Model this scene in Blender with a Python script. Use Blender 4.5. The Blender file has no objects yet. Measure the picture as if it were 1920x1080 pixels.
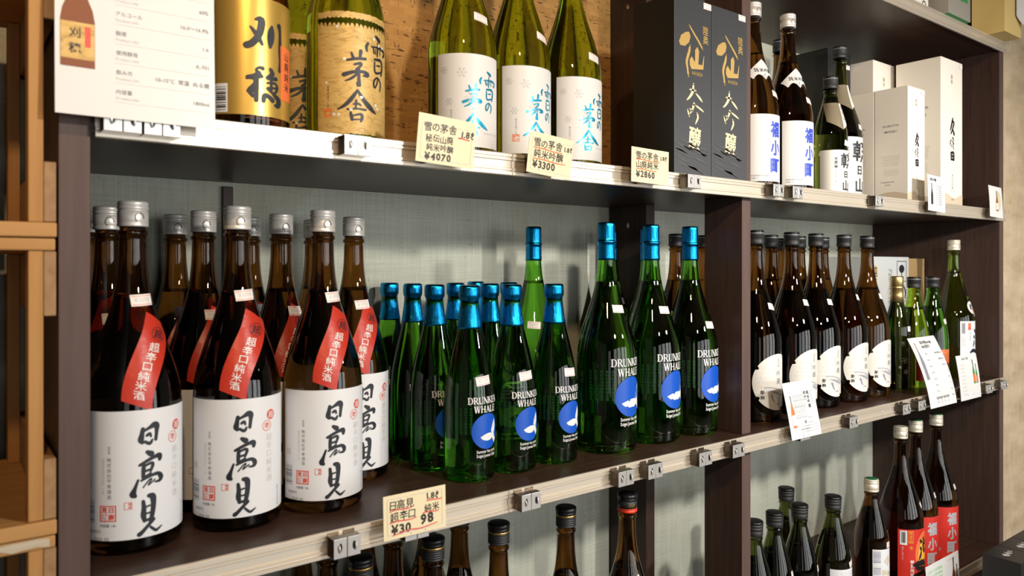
import bpy, bmesh, math, random
from math import sin, cos, tan, atan, pi, radians as R, asin, sqrt
from mathutils import Vector, Matrix

# ------------------------------------------------------------------ camera, world, lights, exposure
SC = bpy.context.scene
COL = SC.collection
CZ = 1.4                      # camera height over the floor
TH = R(37.4)                  # yaw: turned to the right of the shelf normal
FP = 1400.0                   # focal length in pixels of a 1920 wide frame
cam_d = bpy.data.cameras.new('camera')
cam_d.sensor_width = 36.0
cam_d.lens = FP / 1920 * 36
cam_d.shift_y = -41 / 1920
cam_d.clip_start = 0.05
cam_d.dof.use_dof = True
cam_d.dof.focus_distance = 1.45
cam_d.dof.aperture_fstop = 6.3
cam = bpy.data.objects.new('camera', cam_d)
COL.objects.link(cam)
cam.location = (0, 0, CZ)
cam.rotation_euler = (pi / 2, 0, -TH)
SC.camera = cam

SC.view_settings.view_transform = 'Standard'
SC.view_settings.look = 'None'
SC.view_settings.gamma = 1
SC.view_settings.use_curve_mapping = False
SC.view_settings.exposure = 0.0
SC.cycles.caustics_reflective = False
SC.cycles.caustics_refractive = False
SC.cycles.max_bounces = 12
SC.cycles.transmission_bounces = 12
SC.cycles.glossy_bounces = 5
SC.cycles.diffuse_bounces = 3
SC.cycles.sample_clamp_indirect = 6.0

wd = bpy.data.worlds.new('world')
SC.world = wd
wd.use_nodes = True
wd.node_tree.nodes['Background'].inputs[0].default_value = (0.92, 0.84, 0.70, 1)
wd.node_tree.nodes['Background'].inputs[1].default_value = 0.18


def lamp(name, kind, loc, energy, color, target=None, **kw):
    d = bpy.data.lights.new(name, kind)
    d.energy = energy
    d.color = color
    for k, v in kw.items():
        setattr(d, k, v)
    o = bpy.data.objects.new(name, d)
    COL.objects.link(o)
    o.location = loc
    if target is not None:
        o.rotation_euler = (Vector(target) - Vector(loc)).to_track_quat('-Z', 'Y').to_euler()
    return o


lamp('key_spot', 'SPOT', (0.80, -0.33, 1.84), 47, (1.0, 0.95, 0.86), (0.85, 1.1, 1.38),
     shadow_soft_size=0.035, spot_size=R(155), spot_blend=0.8)
lamp('key_spot', 'SPOT', (1.75, -0.40, 1.82), 74, (1.0, 0.96, 0.90), (1.90, 1.1, 0.86),  # added second lamp, brightens the lower right wall and right-hand box fronts
     shadow_soft_size=0.04, spot_size=R(104), spot_blend=0.75)
lamp('warm_spot', 'SPOT', (-0.15, -0.45, 2.45), 55, (1.0, 0.68, 0.38), (1.1, 1.0, 1.85),
     shadow_soft_size=0.05, spot_size=R(95), spot_blend=0.7)
for wx, ww, we in ((-1.6, 0.9, 5), (0.2, 0.8, 11), (1.3, 0.9, 18), (2.5, 0.9, 24), (3.7, 0.9, 22)):
    lamp('window_daylight', 'AREA', (wx, -3.0, 1.25), we, (0.97, 0.99, 1.0), (wx, 0, 1.2),
         shape='RECTANGLE', size=ww, size_y=1.5)

# ------------------------------------------------------------------ materials
MATS = {}


def pm(name, col, rough=0.5, metal=0.0, spec=0.5, **kw):
    if name in MATS:
        return MATS[name]
    m = bpy.data.materials.new(name)
    m.use_nodes = True
    b = m.node_tree.nodes['Principled BSDF']
    b.inputs['Base Color'].default_value = (*col, 1)
    b.inputs['Roughness'].default_value = rough
    b.inputs['Metallic'].default_value = metal
    b.inputs['Specular IOR Level'].default_value = spec
    for k, v in kw.items():
        b.inputs[k].default_value = v
    MATS[name] = m
    return m


def nodes(m):
    return m.node_tree.nodes, m.node_tree.links, m.node_tree.nodes['Principled BSDF']


def coords(m, scale=(1, 1, 1), kind='Object', rot=(0, 0, 0)):
    n, l, b = nodes(m)
    tc = n.new('ShaderNodeTexCoord')
    mp = n.new('ShaderNodeMapping')
    mp.inputs['Scale'].default_value = scale
    mp.inputs['Rotation'].default_value = rot
    l.new(tc.outputs[kind], mp.inputs[0])
    return mp.outputs[0]


def noise(m, vec, scale, detail=4, rough=0.6, dist=0.0):
    n, l, b = nodes(m)
    t = n.new('ShaderNodeTexNoise')
    t.inputs['Scale'].default_value = scale
    t.inputs['Detail'].default_value = detail
    t.inputs['Roughness'].default_value = rough
    t.inputs['Distortion'].default_value = dist
    l.new(vec, t.inputs['Vector'])
    return t.outputs['Fac']


def ramp(m, fac, stops):
    n, l, b = nodes(m)
    r = n.new('ShaderNodeValToRGB')
    el = r.color_ramp.elements
    while len(el) < len(stops):
        el.new(0.5)
    for e, (p, c) in zip(el, stops):
        e.position = p
        e.color = (*c, 1) if len(c) == 3 else c
    l.new(fac, r.inputs[0])
    return r.outputs[0]


def mix(m, fac, a, c, mode='MIX'):
    n, l, b = nodes(m)
    x = n.new('ShaderNodeMix')
    x.data_type = 'RGBA'
    x.blend_type = mode
    for s, v in ((0, fac), (6, a), (7, c)):
        if hasattr(v, 'is_output'):
            l.new(v, x.inputs[s])
        elif s == 0:
            x.inputs[0].default_value = v
        else:
            x.inputs[s].default_value = (*v, 1)
    return x.outputs[2]


def bump(m, h, strength=0.3, dist=0.001):
    n, l, b = nodes(m)
    x = n.new('ShaderNodeBump')
    x.inputs['Strength'].default_value = strength
    x.inputs['Distance'].default_value = dist
    l.new(h, x.inputs['Height'])
    l.new(x.outputs[0], b.inputs['Normal'])


def setcol(m, c):
    n, l, b = nodes(m)
    l.new(c, b.inputs['Base Color'])


def wood(name, c0, c1, scale, rough=0.45, axis='x', b=0.25):
    m = pm(name, c0, rough, 0.0, 0.28)
    sc = {'x': (1.2, 22, 22), 'z': (22, 22, 1.2), 'y': (22, 1.2, 22)}[axis]
    v = coords(m, sc)
    f = noise(m, v, scale, 6, 0.65, 0.4)
    setcol(m, ramp(m, f, [(0.3, c0), (0.7, c1)]))
    bump(m, f, b, 0.0006)
    return m


M_SHELF = wood('dark_walnut_board', (0.032, 0.0155, 0.0105), (0.060, 0.032, 0.0225), 5, 0.36, 'x')
M_POST = wood('dark_walnut_upright', (0.040, 0.022, 0.017), (0.066, 0.038, 0.030), 5, 0.42, 'z')
M_EDGE = wood('walnut_edge_band', (0.085, 0.052, 0.044), (0.115, 0.073, 0.063), 4, 0.5, 'z')
M_CRATE = wood('crate_pine', (0.36, 0.165, 0.045), (0.50, 0.26, 0.085), 2.2, 0.6, 'z', 0.35)
M_CRATEX = wood('crate_pine_board', (0.40, 0.20, 0.065), (0.54, 0.29, 0.105), 2.2, 0.6, 'x', 0.35)
M_CRATEY = wood('crate_pine_slat', (0.27, 0.145, 0.065), (0.40, 0.24, 0.12), 2.2, 0.65, 'y', 0.35)

M_SPLIT = wood('split_pale_wood', (0.50, 0.40, 0.27), (0.68, 0.60, 0.46), 3, 0.7, 'x', 0.4)


def linen(name, base, dark, stain, amount, horiz=1.0):
    m = pm(name, base, 0.85)
    v1 = coords(m, (420, 420, 9))
    v2 = coords(m, (9, 9, 420 * horiz))
    a = noise(m, v1, 1.0, 3, 0.6)
    c = noise(m, v2, 1.0, 3, 0.6)
    n, l, b = nodes(m)
    ad = n.new('ShaderNodeMath')
    ad.operation = 'ADD'
    l.new(a, ad.inputs[0])
    l.new(c, ad.inputs[1])
    w = ramp(m, ad.outputs[0], [(0.0, dark), (0.85, dark), (1.0, base)])
    r_ = n.new('ShaderNodeMapRange')
    r_.inputs[1].default_value = 0.7
    r_.inputs[2].default_value = 1.25
    l.new(ad.outputs[0], r_.inputs[0])
    weave = mix(m, r_.outputs[0], dark, base)
    big = noise(m, coords(m, (1, 1, 0.5)), 7, 6, 0.7, 0.6)
    fl = noise(m, coords(m, (1, 1, 1)), 130, 2, 0.6)
    sp = ramp(m, fl, [(0.70, (0, 0, 0)), (0.78, (1, 1, 1))])
    weave2 = mix(m, sp, weave, tuple(x * 0.62 for x in dark))
    sr = ramp(m, big, [(0.52, (0, 0, 0)), (0.75, (amount,) * 3)])
    setcol(m, mix(m, sr, weave2, stain))
    bump(m, ad.outputs[0], 0.35, 0.0006)
    return m


M_WALL = linen('linen_wallcover', (0.62, 0.63, 0.525), (0.47, 0.48, 0.39), (0.44, 0.37, 0.24), 0.6)
M_WALLR = linen('beige_linen_wallcover', (0.62, 0.50, 0.34), (0.38, 0.285, 0.17), (0.52, 0.40, 0.26), 0.4, 0.05)

M_CORK = pm('cork_bark', (0.5, 0.3, 0.12), 0.85)
_v = coords(M_CORK, (1, 1, 1))
_n, _l, _b = nodes(M_CORK)
_br = _n.new('ShaderNodeTexBrick')
_l.new(coords(M_CORK, (1, 1, 1), rot=(pi / 2, 0, 0)), _br.inputs['Vector'])
_br.inputs['Scale'].default_value = 24
_br.inputs['Color1'].default_value = (0.60, 0.31, 0.085, 1)
_br.inputs['Color2'].default_value = (0.48, 0.235, 0.062, 1)
_br.inputs['Mortar'].default_value = (0.49, 0.245, 0.066, 1)
_br.inputs['Mortar Size'].default_value = 0.012
_f1 = noise(M_CORK, coords(M_CORK, (40, 40, 190)), 1.0, 3, 0.6)
_f2 = noise(M_CORK, coords(M_CORK, (260, 260, 60)), 1.0, 3, 0.6)
_k1 = ramp(M_CORK, _f1, [(0.60, (0, 0, 0)), (0.66, (1, 1, 1))])
_k2 = ramp(M_CORK, _f2, [(0.64, (0, 0, 0)), (0.69, (1, 1, 1))])
_c = mix(M_CORK, _k1, _br.outputs['Color'], (0.13, 0.055, 0.02))
_c = mix(M_CORK, _k2, _c, (0.13, 0.055, 0.02))
setcol(M_CORK, _c)

M_ALU = pm('anodised_aluminium', (0.84, 0.75, 0.62), 0.33, 0.6)
M_CHROME = pm('bright_steel', (0.80, 0.79, 0.77), 0.26, 0.7)
M_DARKST = pm('bracket_steel', (0.26, 0.21, 0.16), 0.22, 0.9)
M_SCREW = pm('zinc_screw', (0.6, 0.6, 0.58), 0.3, 1.0)
M_CAP = pm('silver_cap', (0.76, 0.72, 0.67), 0.38, 0.4)
M_CAPG = pm('pale_gold_cap', (0.80, 0.73, 0.58), 0.38, 0.4)
M_CAPGREEN = pm('green_cap_top', (0.02, 0.16, 0.06), 0.35)
M_CAPB = pm('black_cap', (0.012, 0.012, 0.013), 0.28)
M_CAPBM = pm('black_matt_cap', (0.022, 0.022, 0.023), 0.5)
M_GOLDB = pm('gold_band', (0.72, 0.47, 0.14), 0.3, 0.9)
M_REDB = pm('red_band', (0.75, 0.05, 0.015), 0.35)
M_FOIL = pm('blue_foil', (0.010, 0.265, 0.58), 0.2, 1.0)
_f = noise(M_FOIL, coords(M_FOIL, (230, 230, 30)), 1.0, 5, 0.7, 1.2)
bump(M_FOIL, _f, 0.35, 0.002)
M_GOLDF = pm('gold_foil', (0.70, 0.52, 0.22), 0.35, 0.9)

M_PAPER = pm('white_label_paper', (0.76, 0.775, 0.80), 0.45)
M_PAPERW = pm('washi_paper', (0.70, 0.685, 0.66), 0.5)
_f = noise(M_PAPERW, coords(M_PAPERW, (1, 1, 1)), 180, 3, 0.6)
bump(M_PAPERW, _f, 0.1, 0.0004)
M_CARD = pm('white_card', (0.76, 0.76, 0.75), 0.35)
M_CREAM = pm('cream_card', (0.80, 0.70, 0.46), 0.5)
M_STICK = pm('sticker_paper', (0.86, 0.83, 0.80), 0.5)
M_INK = pm('black_ink', (0.012, 0.014, 0.022), 0.5)
M_INK2 = pm('marker_ink', (0.028, 0.024, 0.018), 0.5)
M_GREY = pm('grey_ink', (0.22, 0.23, 0.26), 0.6)
M_LGREY = pm('pale_grey_ink', (0.60, 0.60, 0.60), 0.6)
M_PINKG = pm('pale_pink_ink', (0.66, 0.57, 0.55), 0.6)
M_RED = pm('red_ink', (0.72, 0.09, 0.06), 0.5)
M_ORANGE = pm('orange_marker', (0.85, 0.16, 0.03), 0.5)
M_BLUEI = pm('blue_foil_ink', (0.02, 0.36, 0.58), 0.25, 0.55)
M_BLUEK = pm('ultramarine_ink', (0.035, 0.075, 0.50), 0.45)
M_NAVY = pm('dark_blue_ink', (0.06, 0.09, 0.25), 0.5)
M_WHALE = pm('cobalt_print', (0.004, 0.085, 0.52), 0.35)
M_WPRINT = pm('white_print', (0.78, 0.78, 0.76), 0.4)
M_SILVERP = pm('silver_print', (0.55, 0.55, 0.58), 0.35, 0.3)
M_GOLDP = pm('gold_print', (0.66, 0.44, 0.15), 0.38, 0.45)
M_PGOLD = pm('pale_gold_print', (0.75, 0.66, 0.42), 0.4, 0.2)
M_GREENP = pm('green_print', (0.03, 0.27, 0.07), 0.5)
M_DGREEN = pm('dark_green_print', (0.006, 0.075, 0.014), 0.5)
M_LGREEN = pm('pale_green_print', (0.42, 0.72, 0.38), 0.5)
M_BROWNP = pm('amber_print', (0.23, 0.065, 0.02), 0.4)
M_OPRINT = pm('orange_print', (0.82, 0.18, 0.05), 0.45)
M_SASH = pm('red_sash_paper', (0.52, 0.036, 0.018), 0.36, 0.0, 0.35)
_f = noise(M_SASH, coords(M_SASH, (1, 1, 1)), 60, 3, 0.6)
bump(M_SASH, _f, 0.35, 0.002)
M_REDL = pm('red_label_paper', (0.62, 0.03, 0.02), 0.4)
M_YELP = pm('yellow_print', (0.85, 0.45, 0.04), 0.45)
M_GOLDL = pm('gold_label_foil', (0.70, 0.45, 0.10), 0.34, 0.65)
M_GOLDW = pm('gold_washi_label', (0.60, 0.40, 0.12), 0.5, 0.15)
_f = noise(M_GOLDW, coords(M_GOLDW, (1, 1, 2.2)), 45, 6, 0.7, 2.0)
setcol(M_GOLDW, ramp(M_GOLDW, _f, [(0.36, (0.42, 0.26, 0.07)), (0.48, (0.60, 0.39, 0.12)), (0.72, (0.68, 0.48, 0.18))]))
M_BRONZE = pm('bronze_label', (0.25, 0.205, 0.135), 0.45, 0.3)
M_PEARL = pm('pearl_label', (0.74, 0.72, 0.66), 0.42, 0.1)
M_WBOX = pm('white_gift_box', (0.80, 0.75, 0.66), 0.5)
_f = noise(M_WBOX, coords(M_WBOX, (1, 1, 1)), 700, 2, 0.6)
bump(M_WBOX, _f, 0.15, 0.0003)
M_WBOXS = pm('sand_tint_box', (0.60, 0.50, 0.36), 0.55)
M_BBOX = pm('black_gift_box', (0.020, 0.020, 0.022), 0.42)
M_GBOX = pm('charcoal_gift_box', (0.042, 0.045, 0.050), 0.45)
M_GBOX2 = pm('charcoal_wave_print', (0.064, 0.066, 0.064), 0.45)
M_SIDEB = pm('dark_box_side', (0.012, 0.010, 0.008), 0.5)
M_KRAFT = pm('kraft_board', (0.42, 0.27, 0.11), 0.7)
M_CARTON = pm('white_carton', (0.60, 0.61, 0.59), 0.6)
M_YBOX = pm('straw_yellow_box', (0.70, 0.52, 0.20), 0.6)
_f = noise(M_YBOX, coords(M_YBOX, (1, 1, 1)), 300, 2, 0.6)
bump(M_YBOX, _f, 0.15, 0.0004)
M_GREYBOX = pm('grey_box', (0.30, 0.28, 0.24), 0.5)
M_PLAST = pm('clear_sleeve', (0.8, 0.8, 0.8), 0.15)
M_FLOOR = pm('shop_floor', (0.16, 0.13, 0.11), 0.5)
setcol(M_FLOOR, ramp(M_FLOOR, noise(M_FLOOR, coords(M_FLOOR), 6, 5), [(0.3, (0.13, 0.10, 0.085)), (0.7, (0.20, 0.165, 0.14))]))
M_CEIL = wood('ceiling_board', (0.16, 0.09, 0.045), (0.25, 0.15, 0.08), 2, 0.6, 'x')
M_DWALL = pm('far_wall_plaster', (0.11, 0.095, 0.08), 0.8)
setcol(M_DWALL, ramp(M_DWALL, noise(M_DWALL, coords(M_DWALL), 9, 4), [(0.3, (0.09, 0.075, 0.06)), (0.7, (0.13, 0.11, 0.09))]))
M_FRAME = pm('window_frame_paint', (0.05, 0.05, 0.05), 0.4)


def glass(name, col, ior=1.45):
    m = pm(name, col, 0.0, 0.0, 0.5)
    n, l, b = nodes(m)
    b.inputs['Transmission Weight'].default_value = 1.0
    b.inputs['IOR'].default_value = ior
    return m


G_BROWN = glass('amber_glass', (0.175, 0.066, 0.010))
G_BROWN2 = glass('light_amber_glass', (0.33, 0.15, 0.03))
G_GREEN = glass('green_glass', (0.46, 0.74, 0.045))
G_WGREEN = glass('emerald_glass', (0.15, 0.52, 0.035))
G_OLIVE = glass('dark_olive_glass', (0.11, 0.13, 0.025))
G_AIR = glass('glass_headspace', (0.96, 0.97, 0.92))

# ------------------------------------------------------------------ mesh helpers


class MB:
    def __init__(s):
        s.v, s.f, s.m, s.sm = [], [], [], []

    def add(s, vs, fs, mat=0, smooth=False):
        o = len(s.v)
        s.v += [tuple(p) for p in vs]
        for f in fs:
            s.f.append(tuple(i + o for i in f))
            s.m.append(mat)
            s.sm.append(smooth)
        return s

    def box(s, x0, x1, y0, y1, z0, z1, mat=0):
        vs = [(x, y, z) for z in (z0, z1) for y in (y0, y1) for x in (x0, x1)]
        fs = [(0, 2, 3, 1), (4, 5, 7, 6), (0, 1, 5, 4), (2, 6, 7, 3), (0, 4, 6, 2), (1, 3, 7, 5)]
        return s.add(vs, fs, mat)

    def bbox(s, x0, x1, y0, y1, z0, z1, b=0.001, mat=0):
        bm = bmesh.new()
        bmesh.ops.create_cube(bm, size=1)
        for v in bm.verts:
            v.co = Vector((x0 + (v.co.x + .5) * (x1 - x0), y0 + (v.co.y + .5) * (y1 - y0), z0 + (v.co.z + .5) * (z1 - z0)))
        bmesh.ops.bevel(bm, geom=bm.edges[:], offset=b, segments=2, affect='EDGES', profile=0.5)
        bm.verts.index_update()
        s.add([v.co for v in bm.verts], [[v.index for v in f.verts] for f in bm.faces], mat)
        bm.free()
        return s

    def lathe(s, prof, seg=48, mat=0, flip=False, closed_ends=True, smooth=True, c=(0, 0)):
        n = len(prof)
        vs = []
        for z, r in prof:
            for k in range(seg):
                a = 2 * pi * k / seg
                vs.append((c[0] + r * cos(a), c[1] + r * sin(a), z))
        fs = []
        for i in range(n - 1):
            for k in range(seg):
                k2 = (k + 1) % seg
                q = (i * seg + k, i * seg + k2, (i + 1) * seg + k2, (i + 1) * seg + k)
                fs.append(q[::-1] if flip else q)
        if closed_ends:
            vs += [(c[0], c[1], prof[0][0]), (c[0], c[1], prof[-1][0])]
            b0, t0 = n * seg, n * seg + 1
            for k in range(seg):
                k2 = (k + 1) % seg
                f1 = (b0, k2, k)
                f2 = (t0, (n - 1) * seg + k, (n - 1) * seg + k2)
                fs += [f1[::-1], f2[::-1]] if flip else [f1, f2]
        return s.add(vs, fs, mat, smooth)

    def prism_x(s, prof, x0, x1, mat=0):
        n = len(prof)
        vs = [(x0, y, z) for y, z in prof] + [(x1, y, z) for y, z in prof]
        fs = [(i, (i + 1) % n, n + (i + 1) % n, n + i) for i in range(n)]
        fs += [tuple(range(n))[::-1], tuple(range(n, 2 * n))]
        return s.add(vs, fs, mat)

    def tube(s, pts, r, seg=8, mat=0):
        vs = []
        P = [Vector(p) for p in pts]
        for i, p in enumerate(P):
            t = (P[min(i + 1, len(P) - 1)] - P[max(i - 1, 0)]).normalized()
            a = t.orthogonal().normalized() if i == 0 else (a - t * a.dot(t)).normalized()
            b = t.cross(a)
            for k in range(seg):
                th = 2 * pi * k / seg
                vs.append(p + (a * cos(th) + b * sin(th)) * r)
        fs = []
        for i in range(len(P) - 1):
            for k in range(seg):
                k2 = (k + 1) % seg
                fs.append((i * seg + k, i * seg + k2, (i + 1) * seg + k2, (i + 1) * seg + k))
        fs += [tuple(range(seg))[::-1], tuple((len(P) - 1) * seg + k for k in range(seg))]
        return s.add(vs, fs, mat, True)

    def mesh(s, name, mats):
        me = bpy.data.meshes.new(name)
        me.from_pydata(s.v, [], s.f)
        for m in (mats if isinstance(mats, (list, tuple)) else [mats]):
            me.materials.append(m)
        me.polygons.foreach_set('material_index', s.m)
        me.polygons.foreach_set('use_smooth', s.sm)
        me.update()
        return me


def put(name, me, parent=None, loc=(0, 0, 0), rot=(0, 0, 0)):
    o = bpy.data.objects.new(name, me)
    COL.objects.link(o)
    o.location = loc
    o.rotation_euler = rot
    if parent:
        o.parent = parent
    return o


def thing(name, label, cat, loc=(0, 0, 0), rot=(0, 0, 0), group=None, me=None):
    o = put(name, me, None, loc, rot)
    o['label'] = label
    o['category'] = cat
    if group:
        o['group'] = group
    return o


def struct(name, me, parent=None):
    o = put(name, me, parent)
    if not parent:
        o['kind'] = 'structure'
    return o


def phi(px):
    return TH + atan((px - 960) / FP)


def XA(px, Y):
    return Y * tan(phi(px))


def cr(pts, n=6):
    """Catmull-Rom through tuples"""
    out = []
    P = [pts[0]] + list(pts) + [pts[-1]]
    for i in range(1, len(P) - 2):
        p0, p1, p2, p3 = P[i - 1:i + 3]
        for k in range(n):
            t = k / n
            out.append(tuple(0.5 * (2 * b + (c - a) * t + (2 * a - 5 * b + 4 * c - d) * t * t + (3 * b - a - 3 * c + d) * t ** 3)
                             for a, b, c, d in zip(p0, p1, p2, p3)))
    out.append(tuple(pts[-1]))
    return out


# ------------------------------------------------------------------ printing on surfaces
GLY = {}


def glyph(ch, bold=0.0):
    k = (ch, bold)
    if k in GLY:
        return GLY[k]
    cu = bpy.data.curves.new('g', 'FONT')
    cu.body = ch
    cu.size = 1.0
    cu.offset = bold
    cu.resolution_u = 2
    o = bpy.data.objects.new('g', cu)
    COL.objects.link(o)
    bpy.context.view_layer.update()
    dg = bpy.context.evaluated_depsgraph_get()
    me = bpy.data.meshes.new_from_object(o.evaluated_get(dg))
    vs = [(v.co.x, v.co.y) for v in me.vertices]
    fs = [tuple(p.vertices) for p in me.polygons]
    bpy.data.objects.remove(o)
    bpy.data.curves.remove(cu)
    bpy.data.meshes.remove(me)
    if vs:
        xs = [p[0] for p in vs]
        ys = [p[1] for p in vs]
        bb = (min(xs), max(xs), min(ys), max(ys))
    else:
        bb = (0, 0.3, 0, 0.7)
    GLY[k] = (vs, fs, bb)
    return GLY[k]


# mini roman serif, cap height 1: ribbons (x, y, width) and serif bars (x, y)
SERIF = {
    'D': (0.86, [[(.14, 0, .15), (.14, 1, .15)], [(.14, .975, .05), (.38, .975, .06), (.62, .82, .12), (.70, .5, .16), (.62, .18, .12), (.38, .025, .06), (.14, .025, .05)]], [(.1, 0), (.1, 1)]),
    'R': (0.80, [[(.14, 0, .15), (.14, 1, .15)], [(.14, .975, .05), (.38, .975, .06), (.56, .86, .12), (.56, .64, .12), (.38, .52, .06), (.14, .52, .05)], [(.34, .52, .12), (.74, .0, .14)]], [(.14, 0), (.1, 1), (.74, 0)]),
    'U': (0.84, [[(.16, 1, .14), (.16, .32, .14), (.26, .06, .11), (.45, .02, .06), (.62, .1, .06), (.68, .32, .05), (.68, 1, .05)]], [(.16, 1), (.68, 1)]),
    'N': (0.88, [[(.14, 0, .05), (.14, 1, .05)], [(.12, 1, .15), (.72, 0, .15)], [(.72, 0, .05), (.72, 1, .05)]], [(.14, 0), (.1, 1), (.72, 1)]),
    'K': (0.82, [[(.14, 0, .15), (.14, 1, .15)], [(.18, .45, .05), (.64, 1, .05)], [(.30, .60, .13), (.72, 0, .14)]], [(.14, 0), (.14, 1), (.64, 1), (.72, 0)]),
    'E': (0.70, [[(.14, 0, .15), (.14, 1, .15)], [(.14, .975, .05), (.56, .975, .05)], [(.14, .52, .05), (.46, .52, .05)], [(.14, .025, .05), (.60, .025, .05)], [(.57, 1, .04), (.57, .8, .04)], [(.47, .62, .04), (.47, .42, .04)], [(.61, 0, .04), (.61, .22, .04)]], [(.1, 0), (.1, 1)]),
    'W': (1.12, [[(.12, 1, .15), (.34, 0, .15)], [(.34, 0, .05), (.55, 1, .05)], [(.53, 1, .15), (.76, 0, .15)], [(.76, 0, .05), (.98, 1, .05)]], [(.12, 1), (.53, 1), (.98, 1)]),
    'H': (0.88, [[(.15, 0, .15), (.15, 1, .15)], [(.70, 0, .15), (.70, 1, .15)], [(.15, .52, .05), (.70, .52, .05)]], [(.15, 0), (.15, 1), (.70, 0), (.70, 1)]),
    'A': (0.86, [[(.12, 0, .05), (.42, 1, .06)], [(.40, 1, .15), (.72, 0, .15)], [(.24, .35, .05), (.60, .35, .05)]], [(.12, 0), (.72, 0)]),
    'L': (0.70, [[(.14, 0, .15), (.14, 1, .15)], [(.14, .025, .05), (.60, .025, .05)], [(.60, 0, .04), (.60, .25, .04)]], [(.1, 0), (.14, 1)]),
    'S': (0.64, [[(.50, .80, .06), (.44, .94, .06), (.30, .985, .06), (.14, .86, .11), (.18, .66, .14), (.40, .42, .15), (.50, .22, .12), (.34, .02, .06), (.18, .05, .06), (.10, .25, .05)]], []),
}


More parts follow.
